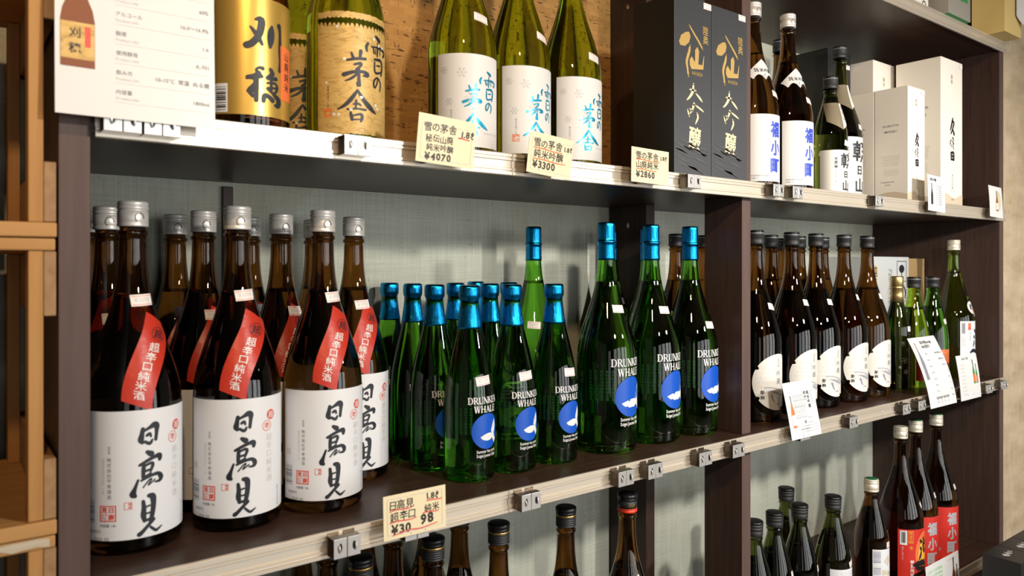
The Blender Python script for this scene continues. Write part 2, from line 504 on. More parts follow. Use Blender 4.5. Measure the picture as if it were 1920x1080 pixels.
class Print:
    """flat artwork in metres (u right, v up) that is later laid on a surface"""

    def __init__(s):
        s.items = []

    def poly(s, vs, fs, mat, layer=1):
        s.items.append((list(vs), list(fs), mat, layer))

    def rect(s, u0, u1, v0, v1, mat, layer=1, n=None):
        nu = max(1, int((u1 - u0) / 0.004)) if n is None else n
        s.patch(u0, u1, lambda u: v0, lambda u: v1, mat, layer, nu, 1)

    def patch(s, u0, u1, f0, f1, mat, layer=0, nu=32, nv=6):
        vs, fs = [], []
        for j in range(nv + 1):
            for i in range(nu + 1):
                u = u0 + (u1 - u0) * i / nu
                a, b = f0(u), f1(u)
                vs.append((u, a + (b - a) * j / nv))
        for j in range(nv):
            for i in range(nu):
                k = j * (nu + 1) + i
                fs.append((k, k + 1, k + nu + 2, k + nu + 1))
        s.poly(vs, fs, mat, layer)

    def disc(s, cu, cv, ru, rv, mat, layer=1, seg=40, rf=None, rings=5):
        vs = [(cu, cv)]
        for j in range(1, rings + 1):
            for k in range(seg):
                a = 2 * pi * k / seg
                q = (rf(a) if rf else 1.0) * j / rings
                vs.append((cu + ru * q * cos(a), cv + rv * q * sin(a)))
        fs = []
        for k in range(seg):
            k2 = (k + 1) % seg
            fs.append((0, 1 + k, 1 + k2))
            for j in range(rings - 1):
                b, c = 1 + j * seg, 1 + (j + 1) * seg
                fs.append((b + k, c + k, c + k2, b + k2))
        s.poly(vs, fs, mat, layer)

    def ring(s, cu, cv, r, w, mat, layer=1, seg=28, rv=None):
        rv = rv or r
        vs, fs = [], []
        for k in range(seg):
            a = 2 * pi * k / seg
            vs += [(cu + (r - w) * cos(a), cv + (rv - w) * sin(a)), (cu + r * cos(a), cv + rv * sin(a))]
        for k in range(seg):
            a, b = 2 * k, 2 * ((k + 1) % seg)
            fs.append((a, a + 1, b + 1, b))
        s.poly(vs, fs, mat, layer)

    def stroke(s, pts, mat, layer=1, n=5, caps=True):
        """pts: (u, v, width) - a brush stroke"""
        P = cr(pts, n) if len(pts) > 2 or caps else list(pts)
        vs, fs = [], []
        m = len(P)
        for i in range(m):
            x, y, w = P[i]
            a, b = P[max(i - 1, 0)], P[min(i + 1, m - 1)]
            tx, ty = b[0] - a[0], b[1] - a[1]
            d = sqrt(tx * tx + ty * ty) or 1
            nx, ny = -ty / d, tx / d
            vs += [(x - nx * w / 2, y - ny * w / 2), (x + nx * w / 2, y + ny * w / 2)]
        for i in range(m - 1):
            fs.append((2 * i + 1, 2 * i, 2 * i + 2, 2 * i + 3))
        s.poly(vs, fs, mat, layer)
        if caps:
            for x, y, w in (P[0], P[-1]):
                s.disc(x, y, w / 2, w / 2, mat, layer, 8, None, 1)

    def line(s, u0, v0, u1, v1, w, mat, layer=1):
        s.stroke([(u0, v0, w), ((u0 + u1) / 2, (v0 + v1) / 2, w), (u1, v1, w)], mat, layer, 3, False)

    def char(s, ch, cu, cv, size, mat, layer=1, bold=0.0, sx=1.0, rot=0.0, fit=False):
        vs, fs, bb = glyph(ch, bold)
        mx, my = (bb[0] + bb[1]) / 2, (bb[2] + bb[3]) / 2
        k = size / max(bb[1] - bb[0], bb[3] - bb[2]) if fit else size
        c_, s_ = cos(rot), sin(rot)
        out = []
        for x, y in vs:
            x, y = (x - mx) * k * sx, (y - my) * k
            out.append((cu + x * c_ - y * s_, cv + x * s_ + y * c_))
        s.poly(out, fs, mat, layer)

    def column(s, txt, cu, v_top, size, mat, layer=1, bold=0.0, pitch=1.05, sx=1.0, lean=0.0, rot=0.0):
        for i, ch in enumerate(txt):
            if ch != ' ':
                s.char(ch, cu + lean * i, v_top - size * (0.5 + pitch * i), size, mat, layer, bold, sx, rot)

    def text(s, txt, u, v, size, mat, layer=1, bold=0.0, align='l', sx=1.0, slope=0.0):
        vs, fs, bb = glyph(txt, bold)
        w = (bb[1] - bb[0]) * size * sx
        o = {'l': 0, 'c': -w / 2, 'r': -w}[align]
        s.poly([(u + o + (x - bb[0]) * size * sx, v + y * size + slope * (o + (x - bb[0]) * size * sx)) for x, y in vs], fs, mat, layer)
        return w

    def serif(s, txt, cu, v, h, mat, layer=1, sx=1.0, track=0.0):
        tot = sum(SERIF[c][0] + track for c in txt) * h * sx
        x = cu - tot / 2
        for c in txt:
            adv, rib, bars = SERIF[c]
            for r_ in rib:
                s.stroke([(x + a * h * sx, v + b * h, max(w * 1.15, .075) * h) for a, b, w in r_], mat, layer, 3, False)
            for a, b in bars:
                s.rect(x + (a - .15) * h * sx, x + (a + .15) * h * sx, v + (b - (0.05 if b else 0)) * h, v + (b + (0 if b else .05)) * h, mat, layer, 1)
            x += (adv + track) * h * sx

    def barcode(s, u0, u1, v0, v1, ink, layer=1, horizontal=False, n=11, seed=3):
        rnd = random.Random(seed)
        t = 0.0
        L = (v1 - v0) if horizontal else (u1 - u0)
        k = 0
        while t < 1:
            w = rnd.choice((.025, .04, .07))
            if k % 2 == 0:
                if horizontal:
                    s.rect(u0, u1, v0 + t * L, v0 + min(1, t + w) * L, ink, layer)
                else:
                    s.rect(u0 + t * L, u0 + min(1, t + w) * L, v0, v1, ink, layer, 1)
            t += w
            k += 1

    def seal(s, cu, cv, r, mat, layer=1, txt='之印'):
        s.rect(cu - r, cu + r, cv + r * .86, cv + r, mat, layer)
        s.rect(cu - r, cu + r, cv - r, cv - r * .86, mat, layer)
        s.rect(cu - r, cu - r * .86, cv - r, cv + r, mat, layer)
        s.rect(cu + r * .86, cu + r, cv - r, cv + r, mat, layer)
        for i, ch in enumerate(txt[:4]):
            s.char(ch, cu + (.42 if i < 2 else -.42) * r, cv + (.42 if i % 2 == 0 else -.42) * r, r * .75, mat, layer, 0.03)

    def bake(s, name, fn, mats, step=0.0006, maxlen=0.006):
        """fn(u, v, off) -> xyz"""
        me = bpy.data.meshes.new(name)
        mb = MB()
        for vs, fs, mat, layer in s.items:
            us = [p[0] for p in vs]
            if us and max(us) - min(us) > maxlen and len(vs) > 3 and any(len(f) == 3 or len(f) > 4 for f in fs):
                bm = bmesh.new()
                bv = [bm.verts.new((p[0], p[1], 0)) for p in vs]
                for f in fs:
                    try:
                        bm.faces.new([bv[i] for i in f])
                    except ValueError:
                        pass
                for _ in range(3):
                    ed = [e for e in bm.edges if abs(e.verts[0].co.x - e.verts[1].co.x) > maxlen]
                    if not ed:
                        break
                    bmesh.ops.subdivide_edges(bm, edges=ed, cuts=1, use_grid_fill=False)
                    bmesh.ops.triangulate(bm, faces=[f for f in bm.faces if len(f.verts) > 4])
                bm.verts.index_update()
                vs = [(v.co.x, v.co.y) for v in bm.verts]
                fs = [[v.index for v in f.verts] for f in bm.faces]
                bm.free()
            mb.add([fn(u, v, 0.0003 + step * layer * 0.5) for u, v in vs], fs, mats.index(mat), layer == 0)
        bpy.data.meshes.remove(me)
        return mb.mesh(name, mats)

    def mats(s):
        out = []
        for it in s.items:
            if it[2] not in out:
                out.append(it[2])
        return out


def interp(prof, z):
    for (z0, r0), (z1, r1) in zip(prof, prof[1:]):
        if z0 <= z <= z1 and z1 > z0:
            return r0 + (r1 - r0) * (z - z0) / (z1 - z0)
    return prof[-1][1] if z > prof[-1][0] else prof[0][1]


def wrapper(prof, a0=0.0):
    def fn(u, v, off):
        r = interp(prof, v)
        a = a0 + u / max(r, 0.004)
        r += off
        return (r * sin(a), -r * cos(a), v)
    return fn


def bake_wrap(name, pr, prof, a0=0.0):
    return pr.bake(name, wrapper(prof, a0), pr.mats())


def flat_fn(origin, ud, vd, nd):
    o, ud, vd, nd = Vector(origin), Vector(ud), Vector(vd), Vector(nd)
    return lambda u, v, off: tuple(o + ud * u + vd * v + nd * off)


# ------------------------------------------------------------------ shelf geometry (z relative to camera height CZ)
Y0, Y1 = 0.85, 1.22
Z_TOP, Z_UP, Z_MID, Z_BOT = CZ + 0.645, CZ + 0.160, CZ - 0.320, CZ - 0.802
XL, XDV, XEND = 0.091, 1.2095, 2.412
TB = 0.027

# room shell
struct('floor', MB().box(-3, 6, -3.2, 1.4, -0.05, 0.0).mesh('floor', M_FLOOR))
struct('ceiling', MB().box(-3, 6, -3.2, 1.4, 2.85, 2.9).mesh('ceiling', M_CEIL))
wb = struct('wall_back', MB().box(-3, 6, Y1, Y1 + 0.1, 0, 2.85).mesh('wall_back', M_WALL))
struct('wall_right', MB().box(XEND + TB + 0.003, 6, Y0 + 0.012, Y1, 0, 2.85).mesh('wall_right', M_WALLR))
fw = MB()
fw.box(-3, 6, -3.2, -3.1, 0, 0.45)
fw.box(-3, 6, -3.2, -3.1, 2.05, 2.85)
wins = [(-1.6, 0.9), (0.2, 0.8), (1.3, 0.9), (2.5, 0.9), (3.7, 0.9)]
edges = [-3] + [e for x, w in wins for e in (x - w / 2 - .03, x + w / 2 + .03)] + [6]
for i in range(0, len(edges), 2):
    fw.box(edges[i], edges[i + 1], -3.2, -3.1, 0.45, 2.05)
struct('wall_front', fw.mesh('wall_front', M_DWALL))
for i, (x, w) in enumerate(wins):
    m = MB()
    x0, x1 = x - w / 2 - .03, x + w / 2 + .03
    for a, b, c, d in ((x0, x0 + .04, .45, 2.05), (x1 - .04, x1, .45, 2.05), (x0 + .04, x1 - .04, .45, .49), (x0 + .04, x1 - .04, 2.01, 2.05), (x0 + .04, x1 - .04, 1.44, 1.47)):
        m.box(a, b, -3.16, -3.08, c, d)
    struct('window_%d' % (i + 1), m.mesh('window', M_FRAME))
cork = struct('cork_lining', MB().box(XL + TB, XDV + .004, Y1 - 0.006, Y1 - .0005, Z_UP, Z_TOP - .03).mesh('cork_lining', M_CORK), wb)
struct('trim_1', MB().bbox(0.353, 0.369, Y1 - 0.008, Y1 - .0003, Z_MID + .002, Z_UP - .034, .001).mesh('trim', M_POST))
struct('trim_2', MB().bbox(0.353, 0.369, Y1 - 0.008, Y1 - .0003, Z_BOT + .002, Z_MID - .034, .001).mesh('trim', M_POST))

# shelving unit
shelf = thing('display_shelf', 'dark walnut wall shelving with aluminium shelf edges, full of sake bottles', 'shelving', (0, 0, 0))


def board(z, x0=XL + .0004, x1=XEND + TB):
    return MB().bbox(x0, x1, Y0, Y1 - .001, z - TB, z, .0008).mesh('shelf_board', M_SHELF)


for z in (Z_TOP, Z_UP, Z_MID, Z_BOT):
    put('shelf_board', board(z), shelf)
RAIL = [(0, 0), (-.0035, 0), (-.0045, -.0012), (-.0045, -.0050), (-.0022, -.0056), (-.0022, -.0066), (-.0042, -.0072), (-.0042, -.0098),
        (-.0018, -.0108), (-.0018, -.0205), (-.0042, -.0215), (-.0042, -.0242), (-.0022, -.0248), (-.0022, -.0258), (-.0048, -.0264),
        (-.0048, -.0305), (-.0038, -.0315), (0, -.0315)]


def rail(z, cuts):
    root = None
    xs = [XL + TB + .004] + cuts + [XEND + TB + .002]
    prof = [(Y0 - .0004 + a, z + .0006 + b) for a, b in RAIL]
    for a, b in zip(xs, xs[1:]):
        m = MB().prism_x(prof, a + .0005, b - .0005)
        for k in range(max(1, int((b - a) / .34))):        # fixing screws
            x = a + .06 + k * .34
            ring = [(x + .003 * cos(t * pi / 5), Y0 - .0028, z - .0156 + .003 * sin(t * pi / 5)) for t in range(10)]
            m.add(ring + [(x, Y0 - .0036, z - .0156)], [(i, (i + 1) % 10, 10) for i in range(10)])
        root = put('edge_rail', m.mesh('edge_rail', M_ALU), shelf)


rail(Z_TOP, [])
rail(Z_UP, [XA(957, Y0)])
rail(Z_MID, [XA(950, Y0)])
rail(Z_BOT, [])


def upright(x0, y0, y1, z0, z1, name, edge=True):
    o = put(name, MB().bbox(x0, x0 + TB, y0 + (.001 if edge else 0), y1, z0, z1, .0008).mesh(name, M_POST), shelf)
    if edge:
        put('edge_band', MB().bbox(x0, x0 + TB, y0, y0 + .001, z0, z1, .0003).mesh('edge_band', M_EDGE), o)
    return o


# left upright is full height and stands proud of the boards; bays in between
lp = put('end_panel', MB().bbox(XL - .0003, XL + TB, Y0 + .0005, Y1 - .0015, 0.001, 2.70, .0008).mesh('end_panel', M_POST), shelf)
put('edge_band', MB().bbox(XL - .0003, XL + TB, Y0 - .0045, Y0 + .0004, 0.001, 2.70, .0008).mesh('edge_band', M_EDGE), lp)
bays = [(Z_TOP, 2.70), (Z_UP, Z_TOP - TB), (Z_MID, Z_UP - TB), (Z_BOT, Z_MID - TB), (0.001, Z_BOT - TB)]
for a, b in bays:
    upright(XDV, Y0 + .012, Y0 + .100, a, b, 'divider_post')
    q = put('back_post', MB().bbox(XDV, XDV + TB, Y1 - .115, Y1 - .007, a, b, .0008).mesh('back_post', M_POST), shelf)
    s_ = MB()
    zc = b - .043
    s_.add([(XDV - .0008, Y1 - .062 + .004 * cos(t * pi / 5), zc + .006 * sin(t * pi / 5)) for t in range(10)] + [(XDV - .0016, Y1 - .062, zc)],
           [(i, (i + 1) % 10, 10) for i in range(10)])
    put('screw', s_.mesh('screw', M_SCREW), q)
    upright(XEND, Y0 + .002, Y1 - .001, a, b, 'end_panel')

# ------------------------------------------------------------------ fruit crates on the left


def crate(z, label, worn):
    t = thing('wooden_crate', label, 'crate', (0, 0, z), group='stacked wooden crates')
    H, X1, X0, YF, YB = .2855, .0887, -.34, .838, 1.14
    put('bottom_board', MB().bbox(X0, X1, YF, YB, 0.0003, .0145, .0015).mesh('bottom_board', M_CRATEX), t)
    if worn:                                            # pale split face along the front edge
        m = MB()
        rnd = random.Random(9)
        xs = [X0 + .02 + (X1 - .006 - X0 - .02) * k / 40 for k in range(41)]
        lo = [H - .0085 + rnd.uniform(-.0022, .0022) for _ in xs]
        hi = [H - .0012 + rnd.uniform(-.0012, .0006) for _ in xs]
        vs = [(x, YF + .0012, z) for x, z in zip(xs, lo)] + [(x, YF + .0004, z) for x, z in zip(xs, hi)] + [(x, YF + .0022, z) for x, z in zip(xs, lo)] + [(x, YF + .0022, z) for x, z in zip(xs, hi)]
        n = len(xs)
        fs = []
        for k in range(n - 1):
            fs += [(k, k + 1, n + k + 1, n + k), (2 * n + k, 3 * n + k, 3 * n + k + 1, 2 * n + k + 1), (k, 2 * n + k, 2 * n + k + 1, k + 1), (n + k, n + k + 1, 3 * n + k + 1, 3 * n + k)]
        m.add(vs, fs, 0)
        put('splintered_edge', m.mesh('splintered_edge', M_SPLIT), t)
    put('top_board', MB().bbox(X0, X1 - .001, YF + .002, YB, H - .012, H - .0003, .0015).mesh('top_board', M_CRATEX), t)
    for sx in (X1 - .0107 - .0125, X0 + .0107):
        put('corner_post', MB().bbox(sx, sx + .0125, YF + .004, YF + .034, .0148, H - .0123, .001).mesh('corner_post', M_CRATE), t)
        put('corner_post', MB().bbox(sx, sx + .0125, YB - .032, YB - .002, .0148, H - .0123, .001).mesh('corner_post', M_CRATE), t)
    for sx in (X1 - .0107, X0):
        for a, b in ((.0152, .073), (H - .075, H - .0126)):
            put('side_slat', MB().bbox(sx, sx + .0104, YF + .003, YB - .002, a, b, .001).mesh('side_slat', M_CRATEY), t)
    for a, b in ((.016, .105), (.118, .20), (.205, H - .013)):
        put('back_slat', MB().bbox(X0 + .012, X1 - .030, YB - .001, YB + .009, a, b, .001).mesh('back_slat', M_CRATEX), t)
    return t


zc = CZ + .0275
crate(zc, 'pale wooden crate on the left, topmost one in view beside the white card', 0)
crate(zc - .2860, 'open wooden crate in the middle of the stack left of the shelf post', 0)
crate(zc - .5720, 'wooden crate with splintered top board at the bottom left corner', 1)
for k, z in enumerate((zc - .858, zc - 1.144, zc - 1.4273)):
    crate(z, 'wooden crate low in the stack below the frame, number %d from the floor' % (3 - k), 0)

# ------------------------------------------------------------------ bottles: profiles
P18 = [(0.000, .0470), (.0035, .0515), (.008, .0525), (.060, .0525), (.160, .0525), (.172, .0518), (.190, .0488), (.210, .0432), (.235, .0352),
       (.258, .0277), (.280, .0218), (.300, .0179), (.325, .0154), (.350, .0145), (.3555, .0143), (.3565, .0163), (.3605, .0163), (.3615, .0143), (.372, .0140)]
P720 = [(0.000, .0335), (.003, .0375), (.007, .0388), (.060, .0388), (.112, .0388), (.128, .0380), (.148, .0358), (.170, .0318), (.192, .0268),
        (.212, .0218), (.230, .0178), (.245, .0155), (.254, .0148), (.255, .0165), (.258, .0165), (.259, .0145), (.268, .0140)]
P500 = [(0.000, .0270), (.003, .0300), (.006, .0312), (.080, .0312), (.150, .0312), (.170, .0290), (.190, .0245), (.210, .0195), (.228, .0160), (.250, .0145), (.270, .0138)]


def smooth_profile(p):
    out = []
    for i in range(len(p) - 1):
        out.append(p[i])
        if p[i + 1][0] - p[i][0] > .012 and p[i][0] > .1:
            a, b = p[max(i - 1, 0)], p[min(i + 2, len(p) - 1)]
            for t in (.25, .5, .75):
                q = [0.5 * (2 * p[i][k] + (p[i + 1][k] - a[k]) * t + (2 * a[k] - 5 * p[i][k] + 4 * p[i + 1][k] - b[k]) * t * t + (3 * p[i][k] - a[k] - 3 * p[i + 1][k] + b[k]) * t ** 3) for k in (0, 1)]
                out.append((q[0], min(q[1], max(p[i][1], p[i + 1][1]))))
    out.append(p[-1])
    return out


P720S = [(z if z <= .112 else .137 + (z - .112) * (.130 / .155) if z < .245 else z, r) for z, r in P720]
P18, P720, P500 = smooth_profile(P18), smooth_profile(P720), smooth_profile(P500)
P720S = smooth_profile(P720S)


NORING = lambda p: [q for q in p if not (q[1] > .0160 and q[0] > .25 and q[1] < .0168)]
P18W, P720W = NORING(P18), NORING(P720)


def glass_mesh(name, prof, level, mat):
    m = MB()
    p = [(.004, .001), (.004, prof[0][1] * .55)] + prof          # shallow punt
    m.lathe(p, 56, 0)
    cav = [(level, interp(prof, level) - .0028)]
    for z, r in prof:
        if level + .004 < z < prof[-1][0] - .002:
            cav.append((z, min(r, .05) - .0028))
    cav.append((prof[-1][0] - .002, prof[-1][1] - .0028))
    m.lathe(cav, 40, 1, flip=True)
    return m.mesh(name, [mat, G_AIR])


def cap_mesh(kind, prof):
    z1 = prof[-1][0]
    m = MB()
    if kind in ('silver', 'gold', 'greentop'):
        r = .0166
        zt = z1 + .0235
        pr = [(z1 - .006, r - .0004), (z1 - .0055, r), (z1 - .002, r), (z1 - .0015, r - .0005), (z1 - .0008, r), (zt - .0115, r), (zt - .011, r - .0008), (zt - .010, r - .0008),
              (zt - .0095, r + .0002), (zt - .0065, r + .0002), (zt - .006, r - .0007), (zt - .0052, r - .0007), (zt - .0046, r), (zt - .0022, r), (zt - .0004, r - .0012), (zt, r - .0035)]
        m.lathe(pr, 40, 0)
        if kind == 'silver' or kind == 'gold':      # pull tab ring
            m.tube([(.0048 * cos(t) , -r - .0006 + .0004 * abs(cos(t)), z1 + .004 + .0055 * sin(t)) for t in [pi * k / 10 - .2 for k in range(15)]], .0005, 5, 1)
        if kind == 'greentop':
            m.lathe([(zt - .0002, r - .003), (zt + .0006, r - .0035)], 40, 2)
        return m.mesh('cap', [M_CAPG if kind != 'silver' else M_CAP, M_DARKST, M_CAPGREEN])
    if kind == 'black':
        r, zt = .0166, z1 + .0235
        m.lathe([(z1 - .006, r - .0004), (z1 - .0055, r), (z1 + .004, r), (z1 + .0045, r - .0006), (z1 + .005, r), (zt - .010, r), (zt - .0095, r + .0004), (zt - .007, r + .0004)], 40, 0)
        m.lathe([(zt - .007, r - .0003), (zt - .0055, r - .0003)], 40, 1)
        m.lathe([(zt - .0055, r + .0004), (zt - .002, r + .0004), (zt - .0004, r - .001), (zt, r - .004)], 40, 2)
        return m.mesh('cap', [M_CAPBM, M_SILVERP, M_CAPB])
    if kind in ('ribbed', 'redring'):
        r, zt = .0172, z1 + .026
        pr = [(z1 - .006, r - .0004), (z1 - .0055, r)]
        for k in range(4):
            z = z1 - .004 + k * .0034
            pr += [(z, r), (z + .0007, r - .0008), (z + .0016, r - .0008), (z + .0023, r)]
        pr += [(z1 + .0105, r)]
        if kind == 'redring':
            m.lathe([(z1 - .006, r), (z1 - .0055, r + .0003), (z1 - .002, r + .0003), (z1 - .0017, r - .0003), (z1 - .0013, r + .0003), (z1 + .0008, r + .0003), (z1 + .001, r)], 40, 1)
            m.lathe([(z1 + .001, r), (zt - .0115, r)], 40, 0)
            gl = Print()
            gl.text('17/17', 0, 0, .006, M_GOLDB, 1, .02, 'c')
        else:
            m.lathe(pr, 40, 0)
            m.lathe([(z1 + .0105, r - .0002), (z1 + .0138, r - .0002)], 40, 1)
        m.lathe([(zt - .0122, r), (zt - .0085, r), (zt - .008, r - .0006), (zt - .0075, r + .0005), (zt - .002, r + .0006), (zt - .0004, r - .001), (zt, r - .004)], 40, 2)
        if kind == 'redring':
            gm = gl.bake('g', lambda u, v, off: ((r + off) * sin(u / r), -(r + off) * cos(u / r), z1 + .0045 + v), [M_GOLDB])
            o = len(m.v)
            m.add([v.co for v in gm.vertices], [tuple(p.vertices) for p in gm.polygons], 3)
        return m.mesh('cap', [M_CAPBM, M_REDB if kind == 'redring' else M_GOLDB, M_CAPB, M_GOLDB])
    if kind == 'matt':
        r, zt = .0172, z1 + .023
        m.lathe([(z1 - .006, r - .0006), (z1 - .0055, r - .0002), (z1 + .004, r), (z1 + .0044, r - .0005), (z1 + .0048, r + .0001), (z1 + .011, r + .0003), (z1 + .0114, r - .0003), (z1 + .0118, r + .0004), (zt - .006, r + .0005)], 40, 0)
        m.lathe([(zt - .006, r + .0006), (zt - .002, r + .0008), (zt - .0004, r - .0008), (zt, r - .004)], 40, 2)
        return m.mesh('cap', [M_CAPBM, M_GOLDB, M_CAPB])


def foil_mesh(prof, z0, ztop, big):
    m = MB()
    rnd = random.Random(5)
    if big:
        p = [(z0, interp(prof, z0) + .0006), (z0 + .015, interp(prof, z0 + .015) + .0007), (ztop - .042, .0152), (ztop - .037, .0150), (ztop - .0355, .0163), (ztop - .0335, .0166), (ztop - .032, .0153),
             (ztop - .03, .0150), (ztop - .012, .0150), (ztop - .003, .0150), (ztop - .0006, .0142), (ztop, .012)]
    else:
        p = [(z0, interp(prof, z0) + .0006), (z0 + .018, interp(prof, z0 + .018) + .0007), (ztop - .030, .0143), (ztop - .026, .0138), (ztop - .022, .0142), (ztop - .019, .0158), (ztop - .014, .0162),
             (ztop - .004, .0160), (ztop - .001, .0150), (ztop, .0125)]
    seg = 84
    q = []
    for (z_a, r_a), (z_b, r_b) in zip(p, p[1:]):
        k = max(1, int((z_b - z_a) / .0035))
        q += [(z_a + (z_b - z_a) * t / k, r_a + (r_b - r_a) * t / k) for t in range(k)]
    q.append(p[-1])
    m.lathe(q, seg, 0)
    pleat = [rnd.uniform(-1, 1) for _ in range(seg)]
    pleat = [(pleat[k - 1] + 2 * pleat[k]) / 3 for k in range(seg)]
    for i, v in enumerate(m.v):                         # vertical pleats, crumples and a ragged lower hem
        x, y, z = v
        d = sqrt(x * x + y * y)
        if d > .010:
            dr = .00032 * pleat[i % seg] * (1.2 if z < p[-3][0] - .012 else .7) + rnd.uniform(-.00016, .00016)
            if i < seg:
                z += .0012 * pleat[(i * 7) % seg]
                dr = .0001
            k = (d + dr) / d
            m.v[i] = (x * k, y * k, z)
    return m.mesh('foil_capsule', [M_FOIL])


# ------------------------------------------------------------------ artwork
def zmap(cx, r, ybase, ppm, rad, ph):
    """zoom pixel -> (arc metres, height) on a bottle of radius rad seen at bearing ph"""
    def f(p):
        x, y, w = p
        q = max(-.985, min(.985, (x - cx) / r))
        return (rad * (asin(q) - ph), (ybase - y) / ppm, w / ppm)
    return f


HI = [  # three large brush characters of the white label
    [(398, 178, 14), (392, 215, 17), (385, 255, 22), (394, 274, 14)], [(400, 196, 9), (440, 176, 13), (476, 158, 24), (492, 168, 24), (492, 205, 15), (486, 264, 13)],
    [(425, 228, 11), (445, 216, 11), (452, 238, 8)], [(412, 270, 11), (445, 287, 13), (462, 262, 8)],
    [(428, 345, 15), (455, 362, 24)], [(378, 432, 11), (430, 406, 13), (480, 386, 15), (512, 384, 22), (514, 412, 14)],
    [(405, 430, 13), (402, 470, 15), (400, 522, 13)], [(415, 440, 9), (455, 426, 11), (465, 442, 13), (450, 484, 9)], [(410, 480, 9), (445, 472, 9)], [(405, 522, 9), (450, 502, 11)],
    [(367, 535, 8), (347, 590, 13), (333, 632, 24), (346, 645, 16)], [(388, 542, 8), (450, 517, 11), (500, 510, 15), (522, 535, 20), (514, 562, 13), (480, 566, 6)],
    [(400, 592, 5), (440, 545, 5), (458, 541, 5), (432, 582, 5), (480, 548, 5)],
    [(400, 690, 13), (405, 740, 17), (402, 790, 20), (411, 830, 13)], [(440, 656, 17), (465, 666, 24), (470, 720, 20), (462, 790, 18), (450, 842, 15)], [(410, 735, 7), (445, 726, 7)],
    [(410, 782, 7), (450, 776, 7)], [(405, 832, 9), (450, 822, 11), (470, 832, 13)], [(470, 830, 15), (430, 870, 13), (395, 905, 15), (375, 920, 18)], [(442, 850, 7), (402, 892, 7)],
    [(450, 880, 9), (485, 912, 11), (505, 905, 9), (528, 890, 4)]]
YUKI = [
    [(515, 165, 13), (540, 190, 22)], [(455, 235, 11), (442, 265, 15), (446, 300, 9)], [(480, 257, 7), (520, 251, 9), (560, 250, 15), (580, 270, 15), (570, 302, 13)],
    [(528, 215, 9), (528, 260, 11), (525, 320, 9)], [(495, 265, 9), (500, 302, 9)], [(512, 270, 7), (512, 306, 7)], [(545, 265, 7), (548, 302, 7)],
    [(505, 350, 11), (550, 345, 15), (562, 380, 15), (555, 460, 13)], [(520, 395, 7), (545, 390, 9)], [(505, 370, 9), (505, 440, 11), (520, 456, 11), (550, 440, 9)],
    [(530, 495, 9), (522, 540, 9), (506, 576, 9), (497, 550, 11), (506, 510, 9), (530, 492, 9), (550, 530, 11), (544, 592, 8)],
    [(330, 330, 9), (346, 376, 15)], [(400, 310, 18), (392, 372, 11)], [(300, 390, 11), (370, 373, 13), (435, 365, 13)], [(350, 420, 9), (400, 406, 15), (395, 430, 11), (365, 456, 9)],
    [(275, 505, 20), (340, 481, 15), (420, 470, 15), (450, 490, 22), (420, 501, 9)], [(385, 440, 13), (385, 520, 15), (385, 582, 20), (370, 562, 7)], [(375, 490, 11), (330, 531, 11), (285, 553, 6)],
    [(375, 620, 11), (330, 690, 18), (280, 745, 15), (230, 777, 6)], [(380, 625, 11), (420, 690, 20), (470, 745, 24), (512, 785, 6)], [(300, 775, 9), (370, 765, 9), (435, 768, 11)],
    [(345, 730, 7), (380, 725, 11), (400, 735, 9)], [(365, 700, 11), (362, 760, 9)], [(325, 800, 13), (335, 852, 15)], [(345, 820, 7), (400, 806, 13), (410, 830, 15), (400, 862, 11)], [(345, 852, 7), (400, 846, 7)]]
KARI = [
    [(310, 150, 9), (345, 190, 18), (380, 240, 20), (405, 286, 14)], [(352, 82, 10), (398, 76, 28), (395, 150, 30), (370, 230, 28), (320, 290, 28), (280, 310, 30)],
    [(485, 120, 14), (480, 170, 32), (475, 240, 30), (470, 296, 14)], [(545, 92, 24), (553, 150, 15), (553, 300, 20), (553, 400, 13), (550, 480, 18)],
    [(408, 492, 20), (380, 490, 13), (356, 512, 11), (380, 542, 26), (340, 572, 26), (285, 576, 14)], [(280, 590, 10), (370, 566, 20), (400, 560, 18)], [(360, 560, 20), (355, 650, 24), (358, 770, 18)],
    [(345, 640, 20), (310, 690, 28), (290, 692, 15), (330, 736, 15)], [(475, 490, 18), (490, 522, 22), (470, 546, 18), (440, 571, 11), (520, 560, 18)], [(480, 520, 13), (480, 680, 13)],
    [(445, 610, 9), (510, 600, 11), (530, 640, 13), (500, 690, 11), (445, 656, 11)], [(450, 650, 9), (520, 640, 9)], [(415, 770, 18), (425, 722, 22), (460, 726, 18), (490, 752, 22)],
    [(500, 700, 15), (540, 740, 26), (535, 786, 26), (510, 790, 11)]]


